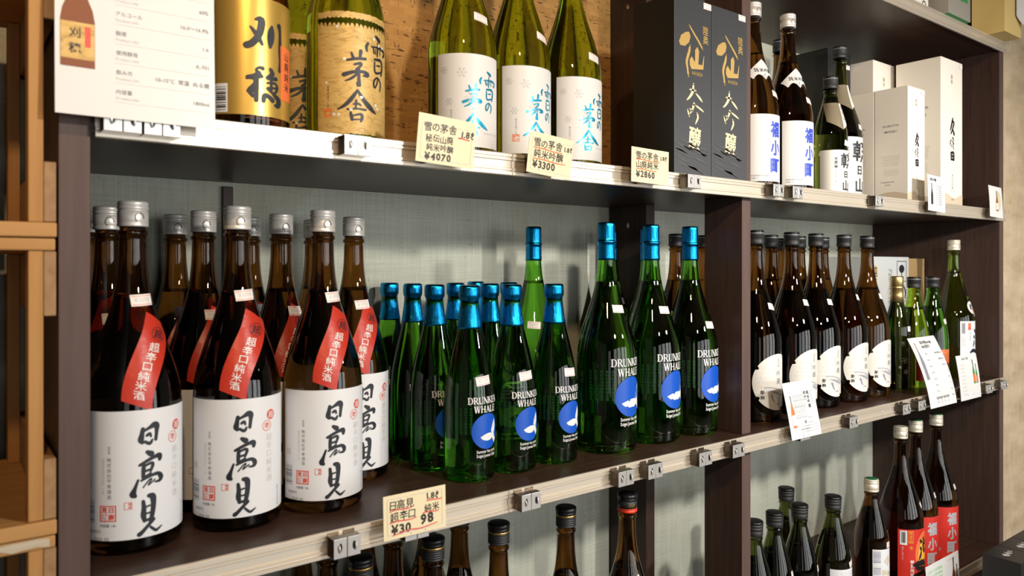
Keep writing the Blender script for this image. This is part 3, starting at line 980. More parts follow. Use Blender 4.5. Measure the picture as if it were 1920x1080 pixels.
def art_hidakami():
    p = Print()
    R_ = .0525
    f = zmap(378, 345, 1060, 6350, R_, R(17))
    p.patch(-.080, .080, lambda u: .018, lambda u: .160, M_PAPER, 0, 44, 4)
    for st in HI:
        p.stroke([f((x, y, w * 1.75 + 2)) for x, y, w in st], M_INK, 1, 4)
    q = lambda x, y: f((x, y, 0))[:2]
    u, v = q(640, 190)
    p.disc(u, v, .0062, .0062, M_RED, 1, 24)
    p.char('超', u, v, .0085, M_PAPER, 2, .01)
    u, v = q(612, 272)
    p.ring(u, v, .0066, .0007, M_RED, 1)
    p.char('辛', u, v, .0085, M_RED, 1, .01)
    u, v = q(628, 335)
    p.column('超辛口純米酒', u, v, .0090, M_LGREY, 1, .0, 1.12)
    u, v = q(188, 285)
    p.column('製造者', u, v, .0028, M_GREY, 1, 0)
    p.column('株式会社平孝酒造', u, v - .0125, .0050, M_GREY, 1, 0, 1.16)
    u, v = q(155, 370)
    p.column('宮城県石巻市清水町一丁目', u, v, .0031, M_LGREY, 1)
    u, v = q(180, 755)
    p.seal(u, v, .0088, M_RED, 1, '日高見酒')
    p.text('内容量 1.8L', u, v - .0145, .0036, M_GREY, 1, .01, 'c')
    u, v = q(303, 708)
    p.seal(u, v, .0040, M_RED, 1, '純米')
    u, v = q(82, 745)
    p.barcode(u - .008, u + .006, v - .0125, v + .0125, M_GREY, 1, True)
    u, v = q(76, 555)
    p.rect(u - .004, u + .004, v - .004, v + .004, M_LGREY)
    u, v = q(105, 890)
    p.text('製造年月', u, v, .0038, M_GREY, 1, 0, 'c')
    u, v = q(140, 945)
    p.text('2020. 03', u, v, .0052, M_GREY, 1, 0, 'c')
    p.column('超辛口日本酒度', q(690, 770)[0], q(690, 770)[1], .0034, M_GREY)
    return p


SASH_L, SASH_B = .118, R(23)


def sash_fn(u, v, off):
    c = -v / SASH_L
    v0 = .257 - .092 * c
    a = R(-20 + 64 * (1 - c) ** 2)
    vv = v0 - u * sin(SASH_B) + .004 * max(0, -u / .017) * max(0, 1 - c * 5)
    r = interp(P18, vv)
    a += u * cos(SASH_B) / max(r, .01)
    return ((r + off) * sin(a), -(r + off) * cos(a), vv)


def art_sash():
    """slanting red band on the shoulder, drawn along its own length"""
    p = Print()
    hw = .0170
    vs, fs = [], []
    for i in range(25):
        for k in range(7):
            vs.append((-hw + 2 * hw * k / 6, -SASH_L * i / 24))
    for i in range(24):
        for k in range(6):
            a = i * 7 + k
            fs.append((a + 7, a + 8, a + 1, a))
    p.poly(vs, fs, M_SASH, 0)
    p.ring(.002, -.0195, .0092, .0007, M_INK, 1)
    p.char('超', .002, -.0195, .0125, M_INK, 1, .012, 1, R(8))
    for k, ch in enumerate('超辛口純米酒'):
        p.char(ch, .001, -.038 - k * .0130, .0128, M_WPRINT, 1, .007, 1, R(10))
    return p


def art_kariho():
    p = Print()
    f = zmap(274, 375, 1040, 1400 / .883 * 4.5, .0525, R(17.8))
    p.patch(-.075, .075, lambda u: .020, lambda u: .162, M_GOLDL, 0, 44, 4)
    for st in KARI:
        p.stroke([f((x, y, w * 2.1)) for x, y, w in st], M_INK, 1, 4)
    q = lambda x, y: f((x, y, 0))[:2]
    u, v = q(618, 490)
    p.patch(u - .016, u + .010, lambda x: v - .033, lambda x: v + .033, M_OPRINT, 1, 8, 1)
    p.column('山廃純米', u - .003, v + .028, .012, M_INK, 2)
    u, v = q(80, 760)
    p.rect(u - .010, u + .008, v - .017, v + .017, M_PAPER, 1)
    p.barcode(u - .006, u + .006, v - .0145, v + .0130, M_INK, 2, True)
    u, v = q(420, 928)
    p.text('KARIHO SHUZO  JUNMAI SAKE', u, v, .0032, M_BROWNP, 1, 0, 'c')
    return p


def art_yuki(paper, ink, ragged, v0, v1):
    p = Print()
    f = zmap(291, 307, 1035, 1400 / .965 * 4.155, .0525, R(24.9))
    rnd = random.Random(2)
    jag = [rnd.uniform(-.0007, .0007) for _ in range(90)]
    g0 = (lambda u: v0 + jag[int((u + .1) * 400) % 90]) if ragged else (lambda u: v0)
    g1 = (lambda u: v1 + jag[int((u + .13) * 400) % 90]) if ragged else (lambda u: v1)
    p.patch(-.062, .048, g0, g1, paper, 0, 60, 4)
    sc = (v1 - v0) / .160
    for st in YUKI:
        pts = [f((x, y, w * 1.8)) for x, y, w in st]
        if not ragged:
            pts = [(u * .86, v0 + (v - .010) * sc * .98, w * .8) for u, v, w in pts]
        p.stroke(pts, ink, 1, 4)
    du = 0 if ragged else .002
    u, v = f((160, 590, 0))[:2]
    if not ragged:
        u, v = u * .86, v0 + (v - .010) * sc
    p.column('ゆきのぼうしゃ', u, v, .0040 if ragged else .0036, M_INK if ragged else M_GREY, 1)
    u, v = f((158, 805, 0))[:2]
    if not ragged:
        u, v = u * .86, v0 + (v - .010) * sc
    p.seal(u, v, .0056, M_ORANGE, 1, '雪の茅舎')
    rnd = random.Random(4)
    if ragged:
        for k in range(12):
            p.disc(rnd.uniform(-.055, .042), rnd.uniform(v0 + .01, v1 - .01), .0022, .0020, M_PEARL, 1, 7, lambda a: 1 + .25 * sin(3 * a), 1)
    else:
        for (cu, cv, r) in ((-.024, v0 + .108, .008), (-.050, v0 + .112, .006), (-.042, v0 + .066, .006), (-.010, v0 + .072, .010)):
            for k in range(6):
                a = k * pi / 3
                p.line(cu, cv, cu + r * cos(a), cv + r * sin(a), .0007, M_LGREY)
                p.ring(cu + r * .7 * cos(a), cv + r * .7 * sin(a), r * .22, .0005, M_LGREY, 1, 8)
        p.text('秋田県由利本荘市 齋彌酒造店', .030, v0 + .020, .003, M_LGREY, 1, 0, 'c')
    return p


def art_whale(s=1.0, rad=.0388):
    p = Print()
    f0 = zmap(247, 252, 1069, 1278 * 5.14, rad, R(34))
    z = lambda v: v * (1 if s == 1 else 1.28)
    c = rad * R(9)
    p.serif('DRUNKEN', c - rad * R(5), z(.1165), .0098 * s, M_WPRINT, 1, .98, .0)
    p.serif('WHALE', c - rad * R(3), z(.1035), .0098 * s, M_WPRINT, 1, .98, .0)
    cv = z(.0755)
    p.disc(c, cv, .0262 * s, .0262 * s, M_WHALE, 1, 48, None, 8)
    # whale tail
    cx, cy = 388.0, 577.0

    def t(x, y):
        u, v, _ = f0((x, y, 0))
        return (c + (u - rad * (asin((cx - 247) / 252) - R(34))) * s, cv + (v - (1069 - cy) / (1278 * 5.14)) * s)
    L = [(462, 470), (447, 505), (432, 548), (424, 585), (440, 605), (455, 608)]
    Rr = [(462, 470), (467, 500), (470, 545), (464, 580), (458, 600), (455, 608)]
    vs = [t(*a) for a in L] + [t(*a) for a in Rr]
    p.poly(vs, [(i, i + 6, i + 7, i + 1) for i in range(5)], M_WPRINT, 2)
    T = [(313, 630), (350, 610), (390, 597), (418, 597), (440, 610), (455, 608)]
    Bq = [(313, 630), (335, 655), (375, 669), (410, 668), (436, 648), (448, 636)]
    vs = [t(*a) for a in T] + [t(*a) for a in Bq]
    p.poly(vs, [(i, i + 6, i + 7, i + 1) for i in range(5)], M_WPRINT, 2)
    vs = [t(*a) for a in ((424, 600), (434, 648), (448, 678), (458, 706), (474, 668), (462, 640), (456, 606))]
    p.poly(vs, [(0, 1, 6), (1, 2, 5, 6), (2, 3, 4, 5)], M_WPRINT, 2)
    p.text('Summer has come!', c, z(.0440), .0062 * s, M_WPRINT, 1, .012, 'c', .78)
    p.text('Suigei Junmai Ginjo', c, z(.0378), .0062 * s, M_WPRINT, 1, .012, 'c', .78)
    for k in range(5):
        p.column('原材料名米麹醸造酒', -rad * R(75) + k * .0075 * s, z(.112), .0042 * s, M_DGREEN, 1)
    return p


def art_fan():
    p = Print()
    bites = [R(148), R(215), R(285), R(60), R(20)]

    def rf(a):
        q = 1.0
        for b in bites:
            d = abs((a - b + pi) % (2 * pi) - pi)
            if d < .055:
                q = min(q, .90 + d * .6)
        return q
    cv, r = .0830, .0575
    p.disc(0, cv, r, r, M_PEARL, 0, 120, rf, 8)
    for i in range(6):
        for j in range(7):
            u, v = -.048 + i * .0085 + (j % 2) * .0042, cv - .028 + j * .0095
            if u * u + (v - cv) ** 2 < .0021 and u < -.004:
                p.ring(u, v, .0026, .0004, M_PINKG, 1, 6)
    p.column('純米吟醸', .002, cv + .048, .0042, M_GREY, 1)
    p.column('土佐の酒', -.008, cv + .030, .0034, M_LGREY, 1)
    p.column('吟麗', .002, cv + .024, .0130, M_GREY, 1, .0, 1.2)
    # whale drawing
    SH = -.014
    up = [(-.020, -.010), (-.014, -.009), (-.004, -.0105), (.008, -.013), (.020, -.017), (.030, -.024), (.034, -.030)]
    dn = [(-.020, -.012), (-.015, -.016), (-.008, -.024), (.002, -.031), (.014, -.035), (.026, -.034), (.034, -.031)]
    vs = [(a + SH, cv + b) for a, b in up] + [(a + SH, cv + b) for a, b in dn]
    p.poly(vs, [(i, i + 7, i + 8, i + 1) for i in range(6)], M_LGREY, 1)
    for k in range(6):
        p.line(-.010 + SH + k * .0035, cv - .017 - k * .0012, .024 + SH + k * .001, cv - .020 - k * .0022, .0006, M_GREY, 2)
    p.stroke([(-.020 + SH, cv - .010, .001), (-.004 + SH, cv - .0105, .0012), (.020 + SH, cv - .017, .0012), (.034 + SH, cv - .030, .001)], M_GREY, 2, 4)
    p.stroke([(-.004 + SH, cv - .026, .004), (SH, cv - .036, .003), (.004 + SH, cv - .041, .001)], M_GREY, 2, 4)
    p.column('酔鯨', -.037, cv - .0155, .0085, M_INK, 1, .02, 1.25)
    p.text('SUIGEI', -.008, cv - .046, .0042, M_GREY, 1)
    return p


def art_fuku(paper, ink, v0, v1, red=False):
    p = Print()
    p.patch(-.052 if not red else -.078, .066, lambda u: v0, lambda u: v1, paper, 0, 44, 4)
    h = (v1 - v0)
    for i, ch in enumerate('福小町'):
        p.char(ch, .012 + (.0 if not red else .004), v1 - h * (.22 + .275 * i), h * .245, ink, 1, .035, .92, R(3 if i == 1 else 0), True)
    if red:
        p.seal(-.020, v0 + .028, .0042, M_SILVERP, 1, '秋田')
    else:
        p.text('秋田県湯沢市 木村酒造', -.044, v0 + .010, .0036, M_GREY, 1)
        p.text('内容量 1.8L', -.044, v0 + .005, .0032, M_GREY, 1)
    return p


def art_fuku_sh():
    p = Print()
    top = lambda u: .272 - abs(u) * .85
    bot = lambda u: .226 + .011 * abs(sin(pi * u / .027))
    p.patch(-.040, .040, lambda u: min(bot(u), top(u) - .0005), top, M_PAPERW, 0, 40, 8)
    for i, ch in enumerate('純米吟醸'):
        p.char(ch, -.0165 + i * .0110, .247, .0098, M_INK, 1, .012)
    p.disc(.001, .2385, .0012, .0012, M_INK, 1, 8)
    p.text('秋田酒こまち', .001, .2335, .0034, M_GREY, 1, 0, 'c')
    p.text('使用 純米', .001, .2290, .0030, M_GREY, 1, 0, 'c')
    return p


def art_asahi(v0, v1, rad):
    p = Print()
    k = rad / .0388
    p.patch(-rad * R(78), rad * R(60), lambda u: v0, lambda u: v1, M_PEARL, 0, 36, 4)
    h = v1 - v0
    for i, (ch, s_) in enumerate((('朝', .34), ('日', .15), ('山', .24))):
        p.char(ch, .011 * k, v1 - h * (.24, .55, .80)[i], h * s_, M_INK, 1, .03, 1, 0, True)
    p.rect(-.020 * k, -.013 * k, v1 - h * .40, v1 - h * .17, M_INK, 1)
    p.column('純米', -.0165 * k, v1 - h * .18, h * .095, M_PEARL, 2)
    p.column('新潟県長岡市朝日', -.0165 * k, v1 - h * .44, h * .04, M_GREY, 1)
    p.seal(-.004 * k, v1 - h * .76, .0022 * k, M_RED, 1, '朝')
    p.stroke([(-.03 * k, v0 + h * .06, .0004), (0, v0 + h * .10, .0004), (.03 * k, v0 + h * .05, .0004)], M_GREY, 1)
    return p


def art_bronze(v0, v1, txt, half):
    p = Print()
    p.patch(-half, half, lambda u: v0 - .012 + abs(u) / half * .020, lambda u: v1, M_BRONZE, 0, 28, 6)
    p.patch(half * .05, half * .62, lambda u: v0 - .010 + abs(u) / half * .020, lambda u: v1 - .001, M_PEARL, 1, 10, 6)
    for j, c in enumerate(txt):
        p.column(c, half * (.48 - .2 * j), v1 - .005, (v1 - v0) / (len(c) + 1) * .92, M_INK, 2)
    return p


def art_hama_white():
    p = Print()
    p.patch(-.042, .060, lambda u: .012, lambda u: .165, M_PAPER, 0, 36, 4)
    f = lambda x, y: (-.040 + (x - 1500) / 147 * .072, .165 - (y - 710) / 290 * .150)
    p.barcode(-.038, -.028, .130, .160, M_GREY, 1)
    for k in range(3):
        p.column('清酒原材料名米麹', -.037 + k * .004, .122, .0032, M_LGREY)
    p.rect(-.020, -.010, .150, .160, M_OPRINT)
    p.rect(-.020, -.010, .140, .150, M_RED)
    p.column('越の純米酒', -.013, .134, .0046, M_GREY)
    p.column('特別純米', -.020, .130, .0034, M_LGREY)
    for st in ([(.008, .140, .006), (.011, .136, .008)], [(.004, .122, .006), (.007, .118, .007)], [(.000, .094, .003), (.004, .102, .006), (.006, .109, .004)],
               [(.020, .138, .006), (.018, .124, .007), (.022, .110, .006)], [(.026, .132, .005), (.030, .118, .007), (.024, .104, .005)], [(.018, .100, .006), (.034, .098, .005)],
               [(-.012, .077, .005), (-.002, .082, .010), (.012, .080, .010), (.022, .074, .006)], [(-.008, .071, .003), (.004, .069, .004), (.018, .071, .003)],
               [(.024, .064, .004), (.032, .056, .006)], [(.020, .052, .004), (.034, .046, .005)]):
        p.stroke(st, M_INK, 1, 4)
    return p


def art_hama_red():
    p = Print()
    p.patch(-.055, .055, lambda u: .014, lambda u: .150, M_REDL, 0, 36, 4)
    p.disc(.020, .088, .034, .055, M_OPRINT, 1, 30)
    p.disc(.020, .086, .026, .040, M_YELP, 2, 30)
    p.rect(-.050, -.034, .112, .147, M_PAPER, 1)
    p.barcode(-.047, -.037, .117, .144, M_INK, 2)
    for a, b, c, d in ((-.031, -.019, .145, .1462), (-.031, -.019, .117, .1182), (-.031, -.0302, .117, .146), (-.0198, -.019, .117, .146)):
        p.rect(a, b, c, d, M_YELP, 1)
    p.column('限定品', -.025, .1445, .0082, M_YELP, 1)
    p.column('冬', -.024, .110, .010, M_YELP, 1)
    p.column('純米しぼりたて', -.044, .108, .0048, M_PINKG, 1)
    p.column('特別純米酒', -.022, .075, .0098, M_WPRINT, 1, .03, 1.08)
    for st in ([(.002, .122, .006), (.005, .118, .008)], [(.002, .104, .006), (.005, .099, .007)], [(-.002, .076, .004), (.002, .084, .007), (.005, .094, .004)],
               [(.016, .126, .007), (.014, .108, .008), (.018, .092, .007)], [(.024, .120, .006), (.030, .104, .008), (.022, .090, .006)], [(.014, .110, .006), (.034, .112, .006)],
               [(-.018, .062, .006), (-.006, .066, .012), (.012, .066, .014), (.028, .060, .008)], [(-.010, .056, .008), (.006, .052, .010), (.026, .052, .008)],
               [(-.006, .070, .007), (-.004, .050, .007)], [(.006, .072, .007), (.006, .044, .008)], [(-.016, .036, .008), (.006, .042, .010), (.026, .038, .008)], [(.018, .072, .006), (.020, .046, .006)]):
        p.stroke(st, M_INK, 3, 4)
    return p


def art_fuku_white():
    p = Print()
    p.patch(-.030, .042, lambda u: .014, lambda u: .134, M_PAPER, 0, 30, 3)
    for k in range(5):
        p.column('日本酒純米大吟醸', -.027 + k * .0034, .130, .0032, M_NAVY, 1)
        p.column('福小町木村', -.027 + k * .0034, .092, .0032, M_NAVY, 1)
    for du, dv in ((0, .007), (.007, 0), (0, -.007), (-.007, 0)):
        vs = [(.010 + du, .106 + dv + .006), (.010 + du + .006, .106 + dv), (.010 + du, .106 + dv - .006), (.010 + du - .006, .106 + dv)]
        p.poly(vs, [(0, 3, 2, 1)], M_PGOLD, 1)
        p.poly([(.010 + du + a * .003, .106 + dv + b * .003) for a, b in ((0, 1), (1, 0), (0, -1), (-1, 0))], [(0, 3, 2, 1)], M_PAPER, 2)
    for i, ch in enumerate('福小町'):
        p.char(ch, -.004 + i * .012, .080 - i * .003, .013, M_PGOLD, 1, .02, 1, 0, True)
    return p


def art_dots():
    p = Print()
    p.patch(-.040, .050, lambda u: .012, lambda u: .140, M_PAPER, 0, 30, 3)
    for k in range(6):
        p.ring(-.020 + k * .010, .126, .0085, .0004, M_LGREY, 1, 24)
    p.text('DATE', -.034, .120, .005, M_GREY, 1)
    p.column('純米大吟醸', .026, .134, .012, M_INK, 1, .02)
    return p


def art_diamond():
    p = Print()
    p.poly([(0, .262), (.014, .244), (0, .226), (-.014, .244)], [(0, 3, 2, 1)], M_PAPERW, 0)
    p.poly([(0, .258), (.011, .244), (0, .230), (-.011, .244)], [(0, 3, 2, 1)], M_INK, 1)
    p.poly([(0, .256), (.0095, .244), (0, .232), (-.0095, .244)], [(0, 3, 2, 1)], M_PAPERW, 2)
    p.ring(0, .244, .005, .0009, M_INK, 3, 20)
    p.char('大', 0, .244, .006, M_INK, 3, .01)
    return p


def art_redgeo(rot):
    p = Print()
    p.patch(-.045, .045, lambda u: .018, lambda u: .094, M_REDL if rot else M_OPRINT, 0, 30, 3)
    p.poly([(-.045, .018), (.045, .018), (.045, .060)], [(0, 1, 2)], M_PAPER, 1)
    rnd = random.Random(8)
    P_ = [(rnd.uniform(-.044, .030), rnd.uniform(.045, .092)) for _ in range(14)]
    for i in range(14):
        a, b = P_[i], P_[(i * 5 + 3) % 14]
        p.line(a[0], a[1], b[0], b[1], .0005, M_PGOLD, 2)
    return p


def art_snow():
    p = Print()

    def flake(cu, cv, r):
        for k in range(6):
            a = k * pi / 3 + .3
            p.line(cu, cv, cu + r * cos(a), cv + r * sin(a), .0009, M_SILVERP)
            for s_ in (-.5, .5):
                p.line(cu + r * .6 * cos(a), cv + r * .6 * sin(a), cu + r * .6 * cos(a) + r * .35 * cos(a + s_), cv + r * .6 * sin(a) + r * .35 * sin(a + s_), .0007, M_SILVERP)
    for cu, cv, r in ((-.020, .120, .006), (-.006, .104, .006), (-.016, .078, .009), (-.012, .048, .007), (-.028, .060, .004)):
        flake(cu, cv, r)
    p.text('DENVER', .004, .120, .006, M_SILVERP, 1, .01)
    rnd = random.Random(1)
    for k in range(11):
        v = .066 + k * .0042
        w = .012 * (1 - k / 11.5)
        for j in range(max(1, int(w / .0022))):
            u = .016 - w + 2 * w * (j + .5) / max(1, int(w / .0022))
            p.disc(u, v, .0013, .0017, M_SILVERP, 1, 6, lambda a: 1 + .3 * sin(3 * a + k), 1)
    p.disc(.016, .1135, .0022, .0022, M_SILVERP, 1, 10, lambda a: 1 if int(a / (pi / 5) + .5) % 2 else .5, 1)
    p.text('Silent Night', .004, .055, .005, M_SILVERP, 1, .01)
    p.text('500ml', .012, .047, .0045, M_SILVERP, 1)
    return p


def art_round():
    p = Print()
    p.disc(0, .203, .0175, .0175, M_PAPERW, 0, 30)
    p.char('越', -.001, .205, .017, M_INK, 1, .02)
    p.rect(.004, .0105, .188, .198, M_RED, 1)
    return p


def art_price(txt, z, tilt=0.0):
    p = Print()
    w, h = .0125, .0066
    c_, s_ = cos(tilt), sin(tilt)

    def rr(x0, x1, y0, y1, mat, l):
        vs = []
        n = 6
        for y in (y0, y1):
            for i in range(n + 1):
                x = x0 + (x1 - x0) * i / n
                vs.append((x * c_ - y * s_, z + x * s_ + y * c_))
        p.poly(vs, [(i, i + 1, i + n + 2, i + n + 1) for i in range(n)], mat, l)
    rr(-w, w, -h, h, M_STICK, 0)
    rr(-w + .0012, w - .0012, h - .0022, h - .0016, M_RED, 1)
    rr(-w + .0012, w - .0012, -h + .0014, -h + .0020, M_RED, 1)
    p.text(txt, 0, z - .0022, .0075, M_LGREY, 1, .0, 'c', .9, tan(tilt))
    return p


# ------------------------------------------------------------------ bottle kinds
KIND = {}


def kind(name, prof, level, gmat, cap, arts, foil=None, objname='sake_bottle'):
    parts = [('glass', glass_mesh('glass', prof, level, gmat))]
    if foil:
        parts.append(('foil_capsule', foil_mesh(prof, *foil)))
    else:
        parts.append(('cap', cap_mesh(cap, prof)))
    for nm, pr, a0 in arts:
        parts.append((nm, pr.bake(nm, a0, pr.mats()) if callable(a0) else bake_wrap(nm, pr, prof, a0)))
    KIND[name] = (prof, parts, objname)


kind('hida', P18, .283, G_BROWN, 'silver', [('front_label', art_hidakami(), 0), ('shoulder_sash', art_sash(), sash_fn)])
kind('kari', P18, .290, G_BROWN, 'silver', [('front_label', art_kariho(), 0)])
kind('yukig', P18, .290, G_GREEN, 'silver', [('front_label', art_yuki(M_GOLDW, M_INK, True, .012, .170), 0)])
kind('yukiw', P18, .302, G_GREEN, 'silver', [('front_label', art_yuki(M_PAPERW, M_BLUEI, False, .014, .150), 0)])
kind('whale', P720W, .226, G_WGREEN, None, [('front_print', art_whale(), 0)], (.226, .291, False))
kind('whalebig', P18W, .287, G_WGREEN, None, [('front_print', art_whale(1.31, .0525), 0)], (.331, .397, True))
kind('fan', P18, .262, G_BROWN, 'black', [('front_label', art_fan(), 0)])
kind('fukublue', P18, .285, G_BROWN, 'silver', [('front_label', art_fuku(M_PAPERW, M_BLUEK, .014, .152), 0), ('shoulder_label', art_fuku_sh(), R(-2))])
kind('asahi', P720S, .235, G_OLIVE, 'black', [('front_label', art_asahi(.008, .112, .0388), R(-6)), ('shoulder_label', art_bronze(.172, .226, ['すっきり', 'かるい'], .036), 0)])
kind('asahibig', P18, .290, G_OLIVE, 'black', [('front_label', art_asahi(.010, .160, .0525), R(-6)), ('shoulder_label', art_bronze(.242, .296, ['ふんわり'], .034), 0)])
kind('plain', P18, .285, G_BROWN, 'ribbed', [])
kind('plainblk', P18, .285, G_BROWN, 'black', [])
kind('redring', P18, .268, G_BROWN2, 'redring', [('front_label', art_diamond(), R(18))])
kind('olive', P720S, .205, G_OLIVE, 'matt', [('front_label', art_dots(), 0)])
kind('olivebig', P720S, .215, G_OLIVE, 'matt', [])
kind('fukuwhite', P720S, .214, G_BROWN, 'greentop', [('front_label', art_fuku_white(), R(-15))])
kind('hamared', P18, .290, G_BROWN, 'gold', [('front_label', art_hama_red(), R(-12))])
kind('fukured', P18, .290, G_BROWN, 'greentop', [('front_label', art_fuku(M_REDL, M_SILVERP, .016, .156, True), R(0))])
kind('hamawhite', P18, .300, G_GREEN, 'gold', [('front_label', art_hama_white(), R(-5)), ('shoulder_label', art_round(), R(2))])
# gold-necked slim bottle
_gm = MB()
_gm.lathe([(.228, interp(P500, .228) + .0006), (.245, .0154), (.262, .0150), (.2625, .0158), (.266, .0158), (.2665, .0150), (.2672, .0158), (.290, .0158), (.2935, .0148), (.294, .011)], 40, 0)
KIND['snow'] = (P500, [('glass', glass_mesh('glass', P500, .236, G_OLIVE)), ('foil_capsule', _gm.mesh('foil_capsule', M_GOLDF)), ('front_print', bake_wrap('front_print', art_snow(), P500, 0))], 'sake_bottle')
kind('geo1', P720, .205, G_GREEN, 'black', [('front_label', art_redgeo(1), R(8))])
kind('geo2', P720, .205, G_WGREEN, 'black', [('front_label', art_redgeo(0), R(8))])

PRICE = {}


def bottle(kd, X, Y, z, rot, label, group=None, price=None):
    prof, parts, nm = KIND[kd]
    t = thing(nm, label, 'bottle', (X, Y, z), (0, 0, R(rot)), group)
    for n, me in parts:
        put(n, me, t)
    if price:
        txt, pz, ang, tilt = price
        key = (id(prof), txt, pz, ang, tilt)
        if key not in PRICE:
            PRICE[key] = bake_wrap('price_sticker', art_price(txt, pz, R(tilt)), prof, R(ang))
        put('price_sticker', PRICE[key], t)
    return t


# middle shelf, left: silver-capped brown bottles
g = 'brown bottles with silver caps and white calligraphy labels'
D = 'silver-capped brown bottle with white brush-lettered label, '
for (X, Y, rot, lab, pr) in [
    (.178, .962, 14, D + 'leftmost and largest of the front row', ('¥3098', .281, 2, 3)),
    (.298, .962, -3, D + 'second from the left in the front row', ('¥3098', .284, 12, 4)),
    (.411, .960, 0, D + 'third from the left in the front row', ('¥3098', .279, 20, 4)),
    (.505, 1.062, 2, D + 'half hidden, next to the blue-capped bottles', ('¥3098', .262, 4, 3)),
    (.168, 1.066, 0, D + 'second row, against the left shelf post', ('¥3098', .255, 4, 2)),
    (.284, 1.064, 0, D + 'second row, between the two left front ones', ('¥3098', .255, 14, -2)),
    (.392, 1.064, 4, D + 'second row, before the third front one', ('¥3098', .256, 22, -3)),
    (.166, 1.166, 0, D + 'back row, sliver of cap beside left post', None),
    (.272, 1.166, 0, D + 'back row, right of the largest one', ('¥3098', .255, 10, 0)),
    (.380, 1.166, 0, D + 'back row, just right of second front cap', ('¥3098', .255, 10, 0)),
        (.484, 1.166, 0, D + 'back row, behind the third front one', None)]:
    bottle('hida', X, Y, Z_MID, rot, lab, g, pr)

# green whale bottles
g = 'green bottles with blue foil tops'
D = 'small green bottle with blue foil top, '
pw = ('¥1724', .150, 2, 5)
for (X, Y, lab, pr) in [
    (.638, .941, D + 'front row, nearest to the brown bottles', pw),
    (.720, .942, D + 'front row, middle of the three', pw),
    (.807, .941, D + 'front row, right end beside the big green bottle', ('¥1724', .148, 8, -3)),
    (.627, 1.024, D + 'second row, just left of the front-left one', None),
    (.734, 1.022, D + 'second row, between the left and middle front ones', None),
    (.633, 1.104, D + 'third row, second from the left edge', ('¥1724', .150, 8, 2)),
    (.719, 1.104, D + 'third row, just left of front-left foil', None),
    (.822, 1.085, D + 'behind the middle front one, at its left shoulder', None),
    (.630, 1.1805, D + 'leftmost of the cluster, against the back wall', None),
        (.815, 1.1805, D + 'back row, foil between the front-left and middle ones', None)]:
    bottle('whale', X, Y, Z_MID, 0, lab, g, pr)
D = 'tall green blue-foiled bottle, '
for (X, Y, lab, pr) in [
    (.932, .945, D + 'front row, left of the three by the small ones', ('¥3095', .246, -2, -3)),
    (1.049, .946, D + 'front row, middle of the three', ('¥3095', .240, 0, -3)),
    (1.158, .944, D + 'front row, right one beside the divider post', ('¥3095', .208, 8, -4)),
    (.921, 1.135, D + 'alone against the pale wall behind the small ones', ('¥3095', .208, -38, -4)),
    (1.152, 1.048, D + 'behind the middle tall one', None),
        (1.152, 1.156, D + 'back row, behind the left tall one by the back post', ('¥3095', .246, -2, 0))]:
    bottle('whalebig', X, Y, Z_MID, 0, lab, 'tall green bottles with blue foil necks', pr)

# middle shelf, right bay: black caps and fan-shaped labels
g = 'brown bottles with black caps and fan-shaped white labels'
D = 'black-capped brown bottle with round white whale label, '
for (X, Y, lab, pr) in [
    (1.360, .936, D + 'front row, half behind the divider post', ('¥2860', .236, 12, -10)),
    (1.500, .940, D + 'front row, behind the white card', ('¥2860', .240, 10, -6)),
    (1.607, .945, D + 'front row, right of the white card', ('¥2860', .238, 8, -6)),
    (1.724, .941, D + 'front row, fourth from the divider', ('¥2860', .245, 20, -10)),
        (1.834, .941, D + 'front row, next to the gold-necked bottle', ('¥2860', .245, 18, -10))]:
    bottle('fan', X, Y, Z_MID, 0, lab, g, pr)
D = 'black-capped brown bottle, back of the right bay, '
for (X, Y, lab) in [
    (1.596, 1.055, D + 'neck right of the half-hidden front bottle'),
    (1.722, 1.058, D + 'sliver right of second front cap'),
    (1.838, 1.062, D + 'neck between the third and fourth front caps'),
    (1.822, 1.167, D + 'sliver left of second front cap'),
    (1.362, 1.152, 'brown bottle with black cap, seen left of the right tall blue-foil bottle'),
        (1.480, 1.166, 'brown bottle with black cap, sliver between right blue foil and divider post')]:
    bottle('plainblk', X, Y, Z_MID, 0, lab, 'black-capped bottles in the back rows')
bottle('snow', 1.982, .938, Z_MID, 0, 'slim dark bottle with gold neck foil and printed snowflakes', None, ('¥1500', .158, 12, 0))
bottle('geo1', 2.072, .936, Z_MID, 0, 'green bottle with black cap and red patterned label behind the long white card', None, ('¥1800', .165, 30, -10))
bottle('geo2', 2.172, .931, Z_MID, 0, 'green bottle with black cap and orange-red label beside the white-labelled one', None, ('¥1800', .170, 12, 8))
bottle('hamawhite', 2.318, .936, Z_MID, 0, 'tall green bottle with gold cap and white painted label, right end of middle shelf', None, ('¥3200', .184, 24, 0))

# upper shelf
bottle('kari', .303, .945, Z_UP, 0, 'brown bottle with shiny gold label and orange strip, first on the upper shelf', None)
bottle('yukig', .4386, .946, Z_UP, 0, 'green bottle with rough gold paper label, between gold-foil bottle and white-labelled ones', 'green bottles with gold paper labels')
bottle('yukig', .420, 1.075, Z_UP, -4, 'green bottle with gold paper label, hidden behind the front gold-labelled one', 'green bottles with gold paper labels')
g = 'green bottles with white snowflake labels'
bottle('yukiw', .631, .950, Z_UP, -8, 'green bottle with white label and blue lettering, left of the three', g, ('¥4070', .207, 14, -10))
bottle('yukiw', .7395, .951, Z_UP, 2, 'green bottle with white label and blue lettering, middle of the three', g, ('¥3300', .200, 16, -14))
bottle('yukiw', .852, .950, Z_UP, 0, 'green bottle with white label and blue lettering, right of the three near the black boxes', g, ('¥2860', .185, 10, -10))
g = 'brown bottles with blue-lettered white labels'
